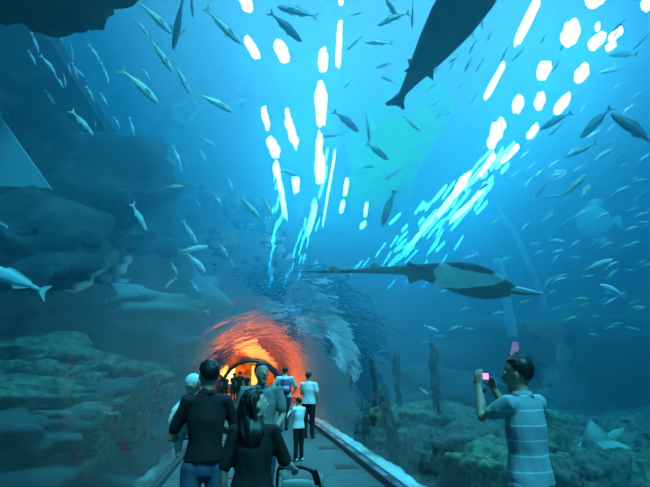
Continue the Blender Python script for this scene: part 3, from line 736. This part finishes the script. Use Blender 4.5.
# ------------------------------------------------------------------ sharks and the long ray
def frame_from(A, B, up=Vector((0, 0, 1)), roll=0):
    X = (B-A).normalized(); u = (up-X*up.dot(X)).normalized(); Yv = u.cross(X)
    m = Matrix((X, Yv, u)).transposed().to_4x4()
    return Matrix.Translation(A) @ m @ Matrix.Rotation(roll, 4, 'X')
def fin_plate(bm, poly, n, th):
    """poly: list of points (Vector) in a plane with normal n -> solid thin fin"""
    a = [bm.verts.new(p+n*th) for p in poly]; b = [bm.verts.new(p-n*th) for p in poly]
    bm.faces.new(a); bm.faces.new(b[::-1]); k_ = len(poly)
    for k in range(k_): bm.faces.new((a[k], a[(k+1) % k_], b[(k+1) % k_], b[k]))
def big_shark():
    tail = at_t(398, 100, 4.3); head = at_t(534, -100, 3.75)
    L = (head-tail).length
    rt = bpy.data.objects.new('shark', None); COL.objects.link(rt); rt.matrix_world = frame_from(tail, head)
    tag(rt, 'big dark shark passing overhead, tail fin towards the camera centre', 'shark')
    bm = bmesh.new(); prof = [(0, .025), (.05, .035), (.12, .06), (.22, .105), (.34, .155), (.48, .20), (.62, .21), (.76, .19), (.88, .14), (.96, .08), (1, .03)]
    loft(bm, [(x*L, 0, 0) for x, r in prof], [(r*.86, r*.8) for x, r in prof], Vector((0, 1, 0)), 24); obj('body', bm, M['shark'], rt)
    V = Vector
    bm = bmesh.new(); fin_plate(bm, [V((.06, .03, 0)), V((.0, .055, 0)), V((-.06, .10, 0)), V((-.075, .09, 0)), V((-.05, .03, 0)), V((-.055, -.01, 0)), V((-.075, -.07, 0)), V((-.06, -.08, 0)), V((.0, -.045, 0)), V((.06, -.03, 0))], V((0, 0, 1)), .01); obj('tail_fin', bm, M['shark'], rt)
    bm = bmesh.new(); fin_plate(bm, [V((.22*L, 0, .08)), V((.16*L, 0, .20)), V((.15*L, 0, .07))], V((0, 1, 0)), .01); obj('dorsal_fin', bm, M['shark'], rt)
    bm = bmesh.new(); fin_plate(bm, [V((.58*L, 0, .18)), V((.48*L, 0, .42)), V((.45*L, 0, .18))], V((0, 1, 0)), .012); obj('dorsal_fin', bm, M['shark'], rt)
    for s in (1, -1):
        bm = bmesh.new(); fin_plate(bm, [V((.25*L, s*.07, -.04)), V((.19*L, s*.13, -.05)), V((.20*L, s*.06, -.04))], V((0, 0, 1)), .01); obj('pelvic_fin', bm, M['shark'], rt)
        bm = bmesh.new(); fin_plate(bm, [V((.90*L, s*.10, -.06)), V((.80*L, s*.45, -.12)), V((.80*L, s*.12, -.06))], V((0, 0, 1)), .012); obj('pectoral_fin', bm, M['shark'], rt)
ray_on_reef()
big_shark()
def wedge_ray():
    D = 6.0
    A, B = at_y(290, 272, D+.9), at_y(542, 294, D-.3); L = (B-A).length
    rt = bpy.data.objects.new('giant_ray', None); COL.objects.link(rt); rt.matrix_world = frame_from(A, B, Vector((0, .42, 1)))
    tag(rt, 'long dark ray with pale belly and snout gliding level across the middle', 'ray')
    V = Vector
    prof = [(0, .005, .004, 0), (.08, .014, .012, .010), (.2, .028, .022, .022), (.35, .045, .036, .042), (.48, .09, .05, .056), (.56, .17, .062, .055), (.63, .28, .075, .046),
            (.70, .37, .085, .038), (.76, .39, .085, .030), (.81, .35, .075, .020), (.85, .25, .06, .012), (.88, .17, .05, .008), (.90, .11, .035, .006)]
    pp = []
    for q, w_ in zip(prof, prof[1:]):
        for k in range(8): pp.append(tuple(q[i]+(w_[i]-q[i])*k/8 for i in range(4)))
    pp.append(prof[-1]); prof = pp
    bm = bmesh.new(); loft(bm, [(x*L, 0, z*L) for x, w, t, z in prof], [(w, t) for x, w, t, z in prof], V((0, 1, 0)), 96)
    body = obj('body', bm, M['raydark'], rt); me = body.data; me.materials.append(M['raybelly'])
    for p in me.polygons:
        c = p.center; x = c.x/L; e = .04*noise.noise(c*6)
        if p.normal.z < .1 and .60+e*.5+abs(c.y)*.06 < x < .86 and -.30 < c.y < .12+e-(x-.69)*1.9: p.material_index = 1
    for sd in (-1, 1):
        bm = bmesh.new(); loft(bm, [(x*L, sd*w_*.5, .004*L-(x-.9)*.03*L) for x, w_ in ((.885, .10), (.92, .085), (.96, .055), (1.0, .02))], [(.05, .032), (.045, .026), (.03, .018), (.009, .008)], V((0, 1, 0)), 14); obj('snout_half' if 0 else 'snout', bm, M['raybelly'], rt)
    bm = bmesh.new(); loft(bm, [(.88*L, 0, -.004*L), (.94*L, 0, -.007*L), (.995*L, 0, -.004*L)], [.018, .014, .006], V((0, 1, 0)), 8); obj('snout_ridge', bm, M['raydark'], rt)
    for x0, z0, h in ((.23, .020, .05), (.40, .046, .07)):
        bm = bmesh.new(); fin_plate(bm, [V((x0*L, 0, z0*L)), V(((x0-.04)*L, 0, (z0+.012)*L+h)), V(((x0-.055)*L, 0, (z0+.010)*L+h*.8)), V(((x0-.065)*L, 0, (z0-.004)*L))], V((0, 1, 0)), .01); obj('dorsal_fin', bm, M['raydark'], rt)
    for sd in (-1, 1):
        bm = bmesh.new(); fin_plate(bm, [V((.56*L, sd*.12, .050*L)), V((.50*L, sd*.26, .045*L)), V((.49*L, sd*.07, .052*L))], V((0, 0, 1)), .012); obj('pelvic_fin', bm, M['raydark'], rt)
wedge_ray()

# ------------------------------------------------------------------ people
def hand(bm, wrist, d, nrm, thumb_side, curl=.6, s=1.0):
    """palm and five bent fingers; d = pointing direction, nrm = palm normal (fingers curl towards it)"""
    d = d.normalized(); nrm = (nrm-d*nrm.dot(d)).normalized(); sd = d.cross(nrm)*thumb_side
    k = wrist+d*.085*s
    loft(bm, [wrist-d*.01, wrist+d*.03*s, wrist+d*.06*s, k], [(.024*s, .017*s), (.034*s, .016*s), (.038*s, .015*s), (.036*s, .012*s)], sd, 12)
    for i, ln in enumerate((.066, .076, .070, .054)):
        b = k-d*.008+sd*(.028-.0185*i)*s; p = [b]; a = curl*.5; dd = d
        for q in range(3):
            seg = ln*(.45, .32, .26)[q]*s; dd = (d*math.cos(a)+nrm*math.sin(a)); p.append(p[-1]+dd*seg); a += curl*.7
        loft(bm, p, [.0095*s, .0088*s, .008*s, .0068*s], sd, 8)
    b = wrist+d*.025*s+sd*.024*s
    p = [b, b+(d*.5+sd*.7+nrm*.2).normalized()*.035*s, b+(d*.5+sd*.7+nrm*.2).normalized()*.035*s+(d*.8+sd*.1+nrm*.5).normalized()*.03*s,]
    p.append(p[-1]+(d*.7-sd*.1+nrm*.7).normalized()*.024*s)
    loft(bm, p, [.013*s, .011*s, .010*s, .008*s], nrm, 8)
def person(name_lab, loc, rz, H=1.75, arms=None, stride=0., head=(0, 0), top='blackcloth', bottom='jeans', sleeve=.5, skin='skin', hair='short',
           hem=None, girth=1.0, shoe='shoe', voxel=.012, female=False, collar=False, eyes=False, lean=0., cat='person', skirt=False):
    s = H/1.75; V = Vector; g = girth
    rt = empty('person', loc, rz); tag(rt, name_lab, cat)
    def S(x, y, z): return V((x*s, y*s, z*s))
    hipw, shw = (.095, .175) if not female else (.10, .155)
    ly = lean
    pel, wai, che, shd, nek = S(0, 0, .95), S(0, .0+ly*.3, 1.10), S(0, ly*.7, 1.27), S(0, ly, 1.42), S(0, ly+.01, 1.50)
    hc = S(0, ly+.03, 1.617)
    arms = arms or {}
    J = {}
    for sd, nm in ((-1, 'L'), (1, 'R')):
        sh = S(sd*shw*g, ly, 1.415)
        el, wr = arms.get(nm, (V((sd*.215, -.02, 1.12)), V((sd*.22, .09, .86))))
        J[nm] = (sh, S(*el), S(*wr))
    legs = {}
    for sd in (-1, 1):
        st = stride*sd
        hip = S(sd*hipw, 0, .90); kn = S(sd*hipw*1.05, st*.5+abs(stride)*.12, .49); an = S(sd*hipw*1.1, st*(1.0 if st > 0 else .9)-(.05 if st else 0), .09)
        legs[sd] = (hip, kn, an)
    HR = Matrix.Rotation(head[0], 3, 'Z') @ Matrix.Rotation(head[1], 3, 'X')
    def hp(x, y, z): return hc + HR @ S(x, y, z)
    ft = V((0, 0, 0))
    # --- body (skin): one continuous mesh
    bm = bmesh.new()
    loft(bm, [pel-S(0, 0, .04), wai, che, shd-S(0, 0, .02)], [(.145*s*g, .10*s*g), (.125*s*g, .092*s*g), (.15*s*g, .105*s*g), (.13*s*g, .08*s*g)], V((1, 0, 0)), 20)
    loft(bm, [shd-S(0, 0, .03), nek, hp(0, -.01, -.06)], [.062*s, .054*s, .055*s], V((1, 0, 0)), 16)
    X = HR @ V((1, 0, 0))
    loft(bm, [hp(0, .042, -.110), hp(0, .024, -.085), hp(0, .008, -.045), hp(0, 0, .0), hp(0, -.006, .045), hp(0, -.01, .08), hp(0, -.01, .10)],
         [(.030*s, .036*s), (.050*s, .066*s), (.065*s, .083*s), (.073*s, .09*s), (.076*s, .094*s), (.062*s, .078*s), (.04*s, .05*s)], X, 20)
    loft(bm, [hp(0, .086, .012), hp(0, .098, -.012), hp(0, .108, -.034)], [.010*s, .012*s, .015*s], X, 8)      # nose
    ball(bm, hp(0, .082, -.062), (.022*s, .013*s, .010*s), 10, 6)                                             # mouth
    ball(bm, hp(0, .074, .026), (.045*s, .016*s, .010*s), 12, 6)                                              # brow
    for sd in (-1, 1): ball(bm, hp(sd*.076, -.005, -.008), (.012*s, .022*s, .032*s), 10, 8)
    for nm, sd in (('L', -1), ('R', 1)):
        sh, el, wr = J[nm]
        loft(bm, [sh-S(sd*.06, 0, .01), sh, sh.lerp(el, .5), el, el.lerp(wr, .35), wr], [.05*s*g, .055*s*g, .046*s*g, .038*s, .038*s, .026*s], V((0, 1, 0)), 14)
        hd = arms.get(nm+'h', ((wr-el), V((-sd, .2, 0)), .5)); 
        hand(bm, wr, V(hd[0]), V(hd[1]), arms.get(nm+'t', -sd if nm == 'L' else sd), hd[2], s)
        hip, kn, an = legs[sd]
        loft(bm, [hip, hip.lerp(kn, .5), kn, kn.lerp(an, .3), an], [.08*s*g, .07*s, .055*s, .052*s, .036*s], V((1, 0, 0)), 14)
        loft(bm, [an+S(0, -.03, -.03), an+S(0, .06, -.05), an+S(0, .14, -.06)], [(.035*s, .03*s), (.038*s, .028*s), (.036*s, .02*s)], V((1, 0, 0)), 12)
    remeshed('body', bm, M[skin], rt, voxel, 2)
    # --- clothes
    c = .014
    def hs(z): return z*s
    hemz = hem if hem is not None else .90
    bm = bmesh.new()
    loft(bm, [S(0, 0, hemz-.06), pel, wai, che, shd-S(0, 0, .01), shd+S(0, .002, .035), shd+S(0, .006, .062)], [((.178*g+c)*s, (.128*g+c)*s), ((.174*g+c)*s, (.124*g+c)*s), ((.132*g+c+.008)*s, (.097*g+c+.006)*s), ((.157*g+c)*s, (.112*g+c)*s), ((.145*g+c)*s, (.082*g+c)*s), (.105*s, .075*s), (.062*s, .060*s)], V((1, 0, 0)), 22)
    cuts = [(S(0, 0, hemz), V((0, 0, -1)))]
    for nm, sd in (('L', -1), ('R', 1)):
        sh, el, wr = J[nm]
        if sleeve <= 1: e = sh.lerp(el, sleeve); pts = [sh-S(sd*.07, 0, .0), sh+S(0, 0, .004), sh.lerp(e, .5), e]; rad = [.060*s*g, .065*s*g, .060*s*g, .056*s*g]
        else: e = el.lerp(wr, sleeve-1); pts = [sh-S(sd*.07, 0, 0), sh+S(0, 0, .004), sh.lerp(el, .5), el, e]; rad = [.066*s*g, .07*s*g, .062*s*g, .055*s, .042*s]
        loft(bm, pts, rad, V((0, 1, 0)), 16, caps=True)
    remeshed('shirt', bm, M[top], rt, voxel, 2, cuts)
    if collar:
        bm = bmesh.new(); n = 20; rr = []
        for k in range(n):
            a = 2*PI*k/n; q = V((math.sin(a), math.cos(a), 0))
            rr.append([bm.verts.new(nek+V((q.x*r_*s, q.y*r_*s*.95, z_*s+(-.02*s if q.y > .8 else 0)))) for r_, z_ in ((.060, -.03), (.062, .0), (.068, .002), (.086, -.042))])
        for k in range(n):
            a_, b_ = rr[k], rr[(k+1) % n]
            for q in range(4): bm.faces.new((a_[q], a_[(q+1) % 4], b_[(q+1) % 4], b_[q]))
        obj('collar', bm, M[top], rt)
    bm = bmesh.new()
    if skirt:
        loft(bm, [pel+S(0, 0, .03), S(0, 0, .8), S(0, .01, .6), S(0, .02, .45)], [(.155*s*g, .112*s*g), (.18*s*g, .13*s*g), (.19*s, .14*s), (.20*s, .15*s)], V((1, 0, 0)), 20)
        remeshed('skirt', bm, M[bottom], rt, voxel, 2)
    else:
        loft(bm, [pel+S(0, 0, .05), pel, S(0, -.005, .89)], [(.145*s*g, .10*s*g), (.155*s*g, .112*s*g), (.15*s*g, .11*s*g)], V((1, 0, 0)), 20)
        for sd in (-1, 1):
            hip, kn, an = legs[sd]
            loft(bm, [hip, hip.lerp(kn, .5), kn, kn.lerp(an, .5), an+S(0, 0, -.015)], [.098*s*g, .090*s*g, .074*s, .066*s, .062*s], V((1, 0, 0)), 14, caps=True)
        remeshed('trousers', bm, M[bottom], rt, voxel, 2)
    for sd in (-1, 1):
        hip, kn, an = legs[sd]; bm = bmesh.new(); zb = an.z-.09*s
        loft(bm, [V((an.x, an.y-.05*s, zb+.045*s)), V((an.x, an.y+.0*s, zb+.048*s)), V((an.x, an.y+.09*s, zb+.038*s)), V((an.x, an.y+.16*s, zb+.030*s))],
             [(.036*s, .043*s), (.042*s, .046*s), (.047*s, .036*s), (.040*s, .028*s)], V((1, 0, 0)), 14)
        obj('shoe', bm, M[shoe], rt)
    # --- hair
    if hair:
        bm = bmesh.new(); vs = ball(bm, (0, 0, 0), (1, 1, 1), 56, 40)
        hx, hy, hz = .086*s, .105*s, .103*s
        line = ((-.2, -.088), (-.055, -.080), (-.035, -.040), (-.012, -.012), (.02, -.004), (.035, .03), (.055, .052), (.2, .056))
        for v in list(bm.verts):
            d_ = v.co.normalized(); q = 1+.05*noise.noise(d_*4+V((H*3, 0, 0)))+.03*noise.noise(d_*13)
            v.co = V((d_.x*hx*q, d_.y*hy*q, d_.z*hz*q)); y_, z_ = v.co.y/s, v.co.z/s
            for (y0_, z0_), (y1_, z1_) in zip(line, line[1:]):
                if y0_ <= y_ < y1_: lim = z0_+(z1_-z0_)*(y_-y0_)/(y1_-y0_)
            if z_ < lim+.006*noise.noise(d_*9): bm.verts.remove(v)
        for v in bm.verts: v.co = HR @ (v.co+V((0, -.012*s, .037*s))) + hc
        bmesh.ops.solidify(bm, geom=bm.faces[:], thickness=.012*s)
        if hair == 'long':
            loft(bm, [hp(0, -.06, .05), hp(0, -.075, -.02), hp(0, -.07, -.10), S(0, ly-.115, 1.43), S(0, ly-.12, 1.37), S(.0, ly-.115, 1.31)],
                 [(.07*s, .05*s), (.092*s, .055*s), (.098*s, .05*s), (.10*s, .038*s), (.075*s, .03*s), (.03*s, .015*s)], V((1, 0, 0)), 64)
            for sd in (-1, 1):
                loft(bm, [hp(sd*.06, -.04, .06), hp(sd*.080, -.05, -.02), hp(sd*.076, -.055, -.11), S(sd*.085, ly-.08, 1.40)], [(.02*s, .04*s), (.018*s, .035*s), (.02*s, .035*s), (.015*s, .02*s)], V((1, 0, 0)), 32)
            for v in bm.verts:
                q_ = v.co.copy(); v.co.x += .016*s*noise.noise(V((q_.x*60, q_.y*60, q_.z*4))); v.co.y += .016*s*noise.noise(V((q_.x*60+9, q_.y*60, q_.z*4)))
        obj('hair', bm, M['hair'], rt)
    if eyes:
        for sd in (-1, 1):
            bm = bmesh.new(); ball(bm, hp(sd*.031, .076, .008), .0125*s, 12, 8); e_ = obj('eye', bm, M['eyew'], rt)
            bm = bmesh.new(); ball(bm, hp(sd*.031, .0865, .008), .0055*s, 8, 6); obj('iris', bm, M['eyed'], e_)
        bm = bmesh.new(); ball(bm, hp(0, .092, -.062), (.021*s, .007*s, .006*s), 12, 6); obj('lips', bm, M['lip'], rt)
    return rt, J, hp, s
V = Vector
def W(rt, p):      # local point of a person to world
    return rt.location + Matrix.Rotation(rt.rotation_euler.z, 3, 'Z') @ V(p)
def ground(px, Y): p = at_y(px, 374, Y); return V((p.x, Y, 0))

# 1 photographer
p1, J1, hp1, s1 = person('man in grey-blue striped polo photographing the tank at right', ground(521, 3.55), R(28), 1.75,
    arms={'L': (V((-.20, .21, 1.32)), V((-.10, .30, 1.53))), 'Lh': (V((.15, .12, 1)), V((1, .1, -.1)), .6), 'Lt': 1,
          'R': (V((.23, .24, 1.24)), V((.175, .37, 1.50))), 'Rh': (V((-.35, .0, .9)), V((-.9, .0, -.3)), .7), 'Rt': -1},
    head=(R(22), R(4)), top='striped', bottom='jeansl', sleeve=.62, collar=True, voxel=.0085, eyes=True, girth=1.0, hem=.90)
# watch
bm = bmesh.new(); wr = V(J1['L'][2])-V((.0, .01, .03)); bmesh.ops.create_cone(bm, cap_ends=True, segments=20, radius1=.034, radius2=.034, depth=.022, matrix=Matrix.Translation(wr) @ Matrix.Rotation(R(-15), 4, 'X'))
wt = obj('wristwatch', bm, M['metal'], p1); 
bm = bmesh.new(); bmesh.ops.create_cone(bm, cap_ends=True, segments=16, radius1=.018, radius2=.016, depth=.01, matrix=Matrix.Translation(wr+V((-.0, -.036, 0))) @ Matrix.Rotation(R(90), 4, 'X')); obj('watch_face', bm, M['plastic'], wt)
# camera in his hands
cl = W(p1, (.035, .345, 1.605)); ct = empty('compact_camera', cl, R(26)); tag(ct, 'small dark camera with glowing violet screen held by the photographer', 'camera')
bm = bmesh.new(); box(bm, (0, 0, 0), (.10, .026, .062)); bmesh.ops.bevel(bm, geom=bm.edges[:], offset=.006, segments=2, affect='EDGES'); obj('camera_body', bm, M['plastic'], ct)
bm = bmesh.new(); box(bm, (-.006, -.0145, -.002), (.066, .003, .048)); obj('screen', bm, M['screen'], ct, False)
bm = bmesh.new(); bmesh.ops.create_cone(bm, cap_ends=True, segments=20, radius1=.024, radius2=.021, depth=.03, matrix=Matrix.Translation((.01, .025, 0)) @ Matrix.Rotation(R(-90), 4, 'X')); obj('lens', bm, M['plastic'], ct)
bm = bmesh.new(); bmesh.ops.create_cone(bm, cap_ends=True, segments=12, radius1=.006, radius2=.006, depth=.006, matrix=Matrix.Translation((.032, 0, .034))); obj('shutter_button', bm, M['metal'], ct)

# 2 man in black with a baby
p2, J2, hp2, s2 = person('man in black tee and dark jeans carrying a baby, seen from behind', ground(209, 4.45), R(10), 1.74,
    arms={'L': (V((-.27, .08, 1.12)), V((-.16, .30, 1.10))), 'Lh': (V((.9, .1, .1)), V((0, -.4, .9)), .5),
          'R': (V((.27, .05, 1.14)), V((.06, .30, 1.20))), 'Rh': (V((-.9, .2, .1)), V((0, -.6, .4)), .5)}, head=(R(12), R(0)), top='blackcloth', bottom='jeans', sleeve=.75, voxel=.01, girth=.90, hem=.965, collar=True)
def baby():
    c = W(p2, (-.13, .20, 1.20)); rt = empty('baby', c, R(10)); rt.name = 'person'; tag(rt, 'baby in pale clothes held at the shoulder of the man in black', 'person')
    bm = bmesh.new()
    loft(bm, [(0, 0, .0), (0, 0, .12), (0, .01, .22)], [(.075, .07), (.08, .065), (.05, .045)], seg=14)
    ball(bm, (.015, -.01, .335), (.066, .072, .08)); loft(bm, [(0, 0, .22), (.01, 0, .28)], [.03, .03], seg=10)
    ball(bm, (-.01, -.08, .325), (.009, .012, .009), 8, 6)
    for sx in (-1, 1):
        ball(bm, (.015+sx*.066, -.01, .33), (.01, .014, .018), 8, 6)
    hb = [V((-.07, -.02, .18)), V((-.12, -.05, .12)), V((-.15, -.10, .08))]
    loft(bm, hb, [.026, .022, .016], seg=10); hand(bm, hb[-1], V((-.3, -.6, -.6)), V((.5, 0, -.5)), 1, .5, .55)
    hb2 = [V((.06, .0, .18)), V((.12, .02, .12)), V((.14, .06, .06))]
    loft(bm, hb2, [.026, .022, .016], seg=10); hand(bm, hb2[-1], V((.2, .5, -.5)), V((-.5, 0, -.5)), 1, .5, .55)
    for sx in (-1, 1):
        loft(bm, [(sx*.04, 0, 0), (sx*.08, -.03, -.11), (sx*.07, -.0, -.20), (sx*.07, -.04, -.23)], [.045, .036, .026, .02], seg=10)
    remeshed('body', bm, M['skinp'], rt, .007, 2)
    bm = bmesh.new(); loft(bm, [(0, 0, .0), (0, 0, .12), (0, .01, .22)], [(.088, .083), (.09, .075), (.055, .05)], seg=14)
    loft(bm, [V((-.05, -.01, .19)), hb[1]], [.036, .032], seg=10); loft(bm, [V((.05, 0, .19)), hb2[1]], [.036, .032], seg=10)
    for sx in (-1, 1): loft(bm, [(sx*.04, 0, 0), (sx*.08, -.03, -.11), (sx*.07, 0, -.18)], [.055, .045, .034], seg=10)
    remeshed('romper', bm, M['white'], rt, .008, 2)
    bm = bmesh.new(); ball(bm, (.017, 0, .352), (.073, .078, .075), 20, 12)
    for v in list(bm.verts):
        if v.co.z < .325: bm.verts.remove(v)
    bmesh.ops.solidify(bm, geom=bm.faces[:], thickness=.004); obj('cap', bm, M['white'], rt)
baby()

# 3 woman with the stroller
p3, J3, hp3, s3 = person('dark haired woman in black pushing a stroller, looking up to the right', ground(256, 3.85), R(-8), 1.52,
    arms={'L': (V((-.23, -.02, 1.12)), V((-.24, .06, .90))),
          'R': (V((.25, .07, 1.16)), V((.30, .30, 1.08))), 'Rh': (V((.15, .9, -.2)), V((-.2, 0, -1)), .9)}, head=(R(-58), R(14)), top='blackcloth', bottom='blackcloth', sleeve=.9, skin='skinp', hair='long', female=True, voxel=.009, hem=.80, eyes=True, girth=.98, skirt=True)
def stroller():
    h = W(p3, (.26, .335, .93)); rt = empty('stroller', (h.x, h.y, 0), R(-12)); tag(rt, 'black framed stroller with grey seat pushed by the woman in black', 'stroller')
    z = h.z
    def tb(name, pts, r, m='plastic', parent=rt): return tube(name, pts, r, M[m], None, None, parent)
    tb('handle', [(-.10, -.02, z), (.03, -.01, z+.01), (.14, -.01, z-.02), (.17, .06, z-.12)], .016)
    for x in (-.14, .20):
        tb('frame_rail', [(x*.85, .0, z-.02), (x, .10, z-.18), (x, .20, .48), (x, .42, .10)], .013)
        tb('leg', [(x, .22, .50), (x, .05, .30), (x, -.02, .10)], .012)
    tb('footrest', [(-.14, .50, .18), (.03, .54, .17), (.20, .50, .18)], .012)
    bm = bmesh.new(); loft(bm, [(.03, .12, .80), (.03, .16, .66), (.03, .22, .48), (.03, .38, .42), (.03, .48, .36)], [(.14, .03), (.15, .05), (.15, .06), (.15, .05), (.13, .03)], V((1, 0, 0)), 16); obj('seat', bm, M['grey'], rt)
    bm = bmesh.new(); n = 10
    g = [[bm.verts.new((.03+.17*math.cos(PI*j/12), .12+.26*math.sin(a_)*1.0, .70+.14*math.cos(a_)*1.0+.06*math.sin(PI*j/12))) for j in range(13)] for a_ in [PI*.05+PI*.5*i/n for i in range(n+1)]]
    for a_, b_ in zip(g, g[1:]):
        for k in range(12): bm.faces.new((a_[k], a_[k+1], b_[k+1], b_[k]))
    bmesh.ops.solidify(bm, geom=bm.faces[:], thickness=.01); obj('canopy', bm, M['white'], rt)
    bm = bmesh.new(); box(bm, (.03, .16, .24), (.28, .26, .12)); bmesh.ops.bevel(bm, geom=bm.edges[:], offset=.03, segments=3, affect='EDGES'); obj('basket', bm, M['plastic'], rt)
    for x in (-.17, .23):
        for y in (-.02, .44):
            bm = bmesh.new(); 
            r_ = bmesh.ops.create_cone(bm, cap_ends=True, segments=24, radius1=.085, radius2=.085, depth=.035, matrix=Matrix.Translation((x, y, .085)) @ Matrix.Rotation(R(90), 4, 'Y'))
            bmesh.ops.bevel(bm, geom=[e for e in bm.edges if len(e.link_faces) == 2 and e.calc_face_angle(0) > 1], offset=.01, segments=2, affect='EDGES')
            w_ = obj('wheel', bm, M['plastic'], rt)
            bm = bmesh.new(); bmesh.ops.create_cone(bm, cap_ends=True, segments=16, radius1=.045, radius2=.045, depth=.042, matrix=Matrix.Translation((x, y, .085)) @ Matrix.Rotation(R(90), 4, 'Y')); obj('hub', bm, M['metal'], w_)
stroller()

# 4 man facing the camera
person('man in grey collared shirt walking towards the camera, looking aside', ground(262, 6.3), R(178), 1.76,
    arms={'L': (V((-.26, .02, 1.14)), V((-.18, .22, 1.02))), 'R': (V((.26, -.02, 1.13)), V((.27, .08, .88)))}, head=(R(22), R(12)), top='greyshirt', bottom='jeans', sleeve=.7, collar=True, eyes=True, voxel=.011, girth=1.1, stride=.1)
# 5 backpack man
p5, J5, hp5, s5 = person('man in light blue shirt and jeans walking away with a backpack', ground(285, 15.8), R(4), 1.84,
    arms={'L': (V((-.34, .06, 1.16)), V((-.30, .22, 1.05))), 'R': (V((.34, .06, 1.16)), V((.30, .22, 1.05)))}, top='lightshirt', bottom='jeans', sleeve=.8, voxel=.018, stride=.24, girth=1.1)
b5 = empty('backpack', W(p5, (0, -.16, 1.10)), R(4)); tag(b5, 'navy backpack with a pale panel on the man walking away', 'backpack')
bm = bmesh.new(); box(bm, (0, -.07, .15), (.32, .17, .44)); bmesh.ops.bevel(bm, geom=bm.edges[:], offset=.06, segments=3, affect='EDGES'); obj('bag', bm, M['navy'], b5)
bm = bmesh.new(); box(bm, (0, -.165, .10), (.20, .03, .16)); bmesh.ops.bevel(bm, geom=bm.edges[:], offset=.012, segments=2, affect='EDGES'); obj('pocket', bm, M['logo'], b5)
for sx in (-1, 1): tube('strap', [(sx*.11, .0, .34), (sx*.12, .12, .36), (sx*.13, .26, .26), (sx*.14, .24, .08), (sx*.13, .02, .0)], .018, M['navy'], None, None, b5)
# 6 white tee
person('man in white tee and black trousers standing by the right glass', ground(309, 13.9), R(-22), 1.68,
    arms={'L': (V((-.24, .08, 1.14)), V((-.1, .26, 1.2))), 'R': (V((.25, -.03, 1.13)), V((.24, .05, .87)))}, top='white', bottom='blackcloth', sleeve=.6, voxel=.017, head=(R(-20), 0), girth=1.05)
# 7 boy
p7, J7, hp7, s7 = person('boy in white top and dark trousers with both hands raised to his face', ground(299.5, 10.4), R(35), 1.18,
    arms={'L': (V((-.26, .16, 1.20)), V((-.10, .30, 1.38))), 'Lh': (V((.4, .2, .7)), V((.5, -.4, .2)), .7), 'R': (V((.26, .14, 1.20)), V((.08, .30, 1.36))), 'Rh': (V((-.4, .2, .7)), V((-.5, -.4, .2)), .7)},
    top='white', bottom='blackcloth', sleeve=1.6, voxel=.012, head=(R(10), R(-6)), shoe='shoew')
ti = empty('toy', W(p7, V((0, .34, 1.44))*s7), 0); tag(ti, 'small pinkish toy held at the boy\'s face', 'toy')
bm = bmesh.new(); ball(bm, (0, 0, 0), (.05, .04, .045)); ball(bm, (.0, -.0, .055), (.03, .03, .03)); obj('toy_body', bm, M['pink'], ti)
# far silhouettes beyond the arch
for i, (px, Y, h, rz, lb) in enumerate(((234, 31, 1.7, 20, 'dark figure at the left under the end arch'), (240, 30, 1.78, -15, 'dark figure second from left under the end arch'), (226, 32.5, 1.6, 5, 'dark figure leftmost near the rim of the end arch'), (247, 33, 1.65, 160, 'dark figure in the middle under the end arch'))):
    person(lb, ground(px, Y), R(rz), h, top='blackcloth', bottom='blackcloth', voxel=.03, stride=.12)

# ------------------------------------------------------------------ render settings that belong to the look
vs = scn.view_settings; vs.view_transform = 'Standard'; vs.look = 'None'; vs.exposure = -0.12; vs.gamma = 1; vs.use_curve_mapping = False
scn.cycles.max_bounces = 8; scn.cycles.transparent_max_bounces = 12; scn.cycles.volume_bounces = 1
scn.cycles.use_denoising = True
scn.cycles.sample_clamp_indirect = 6
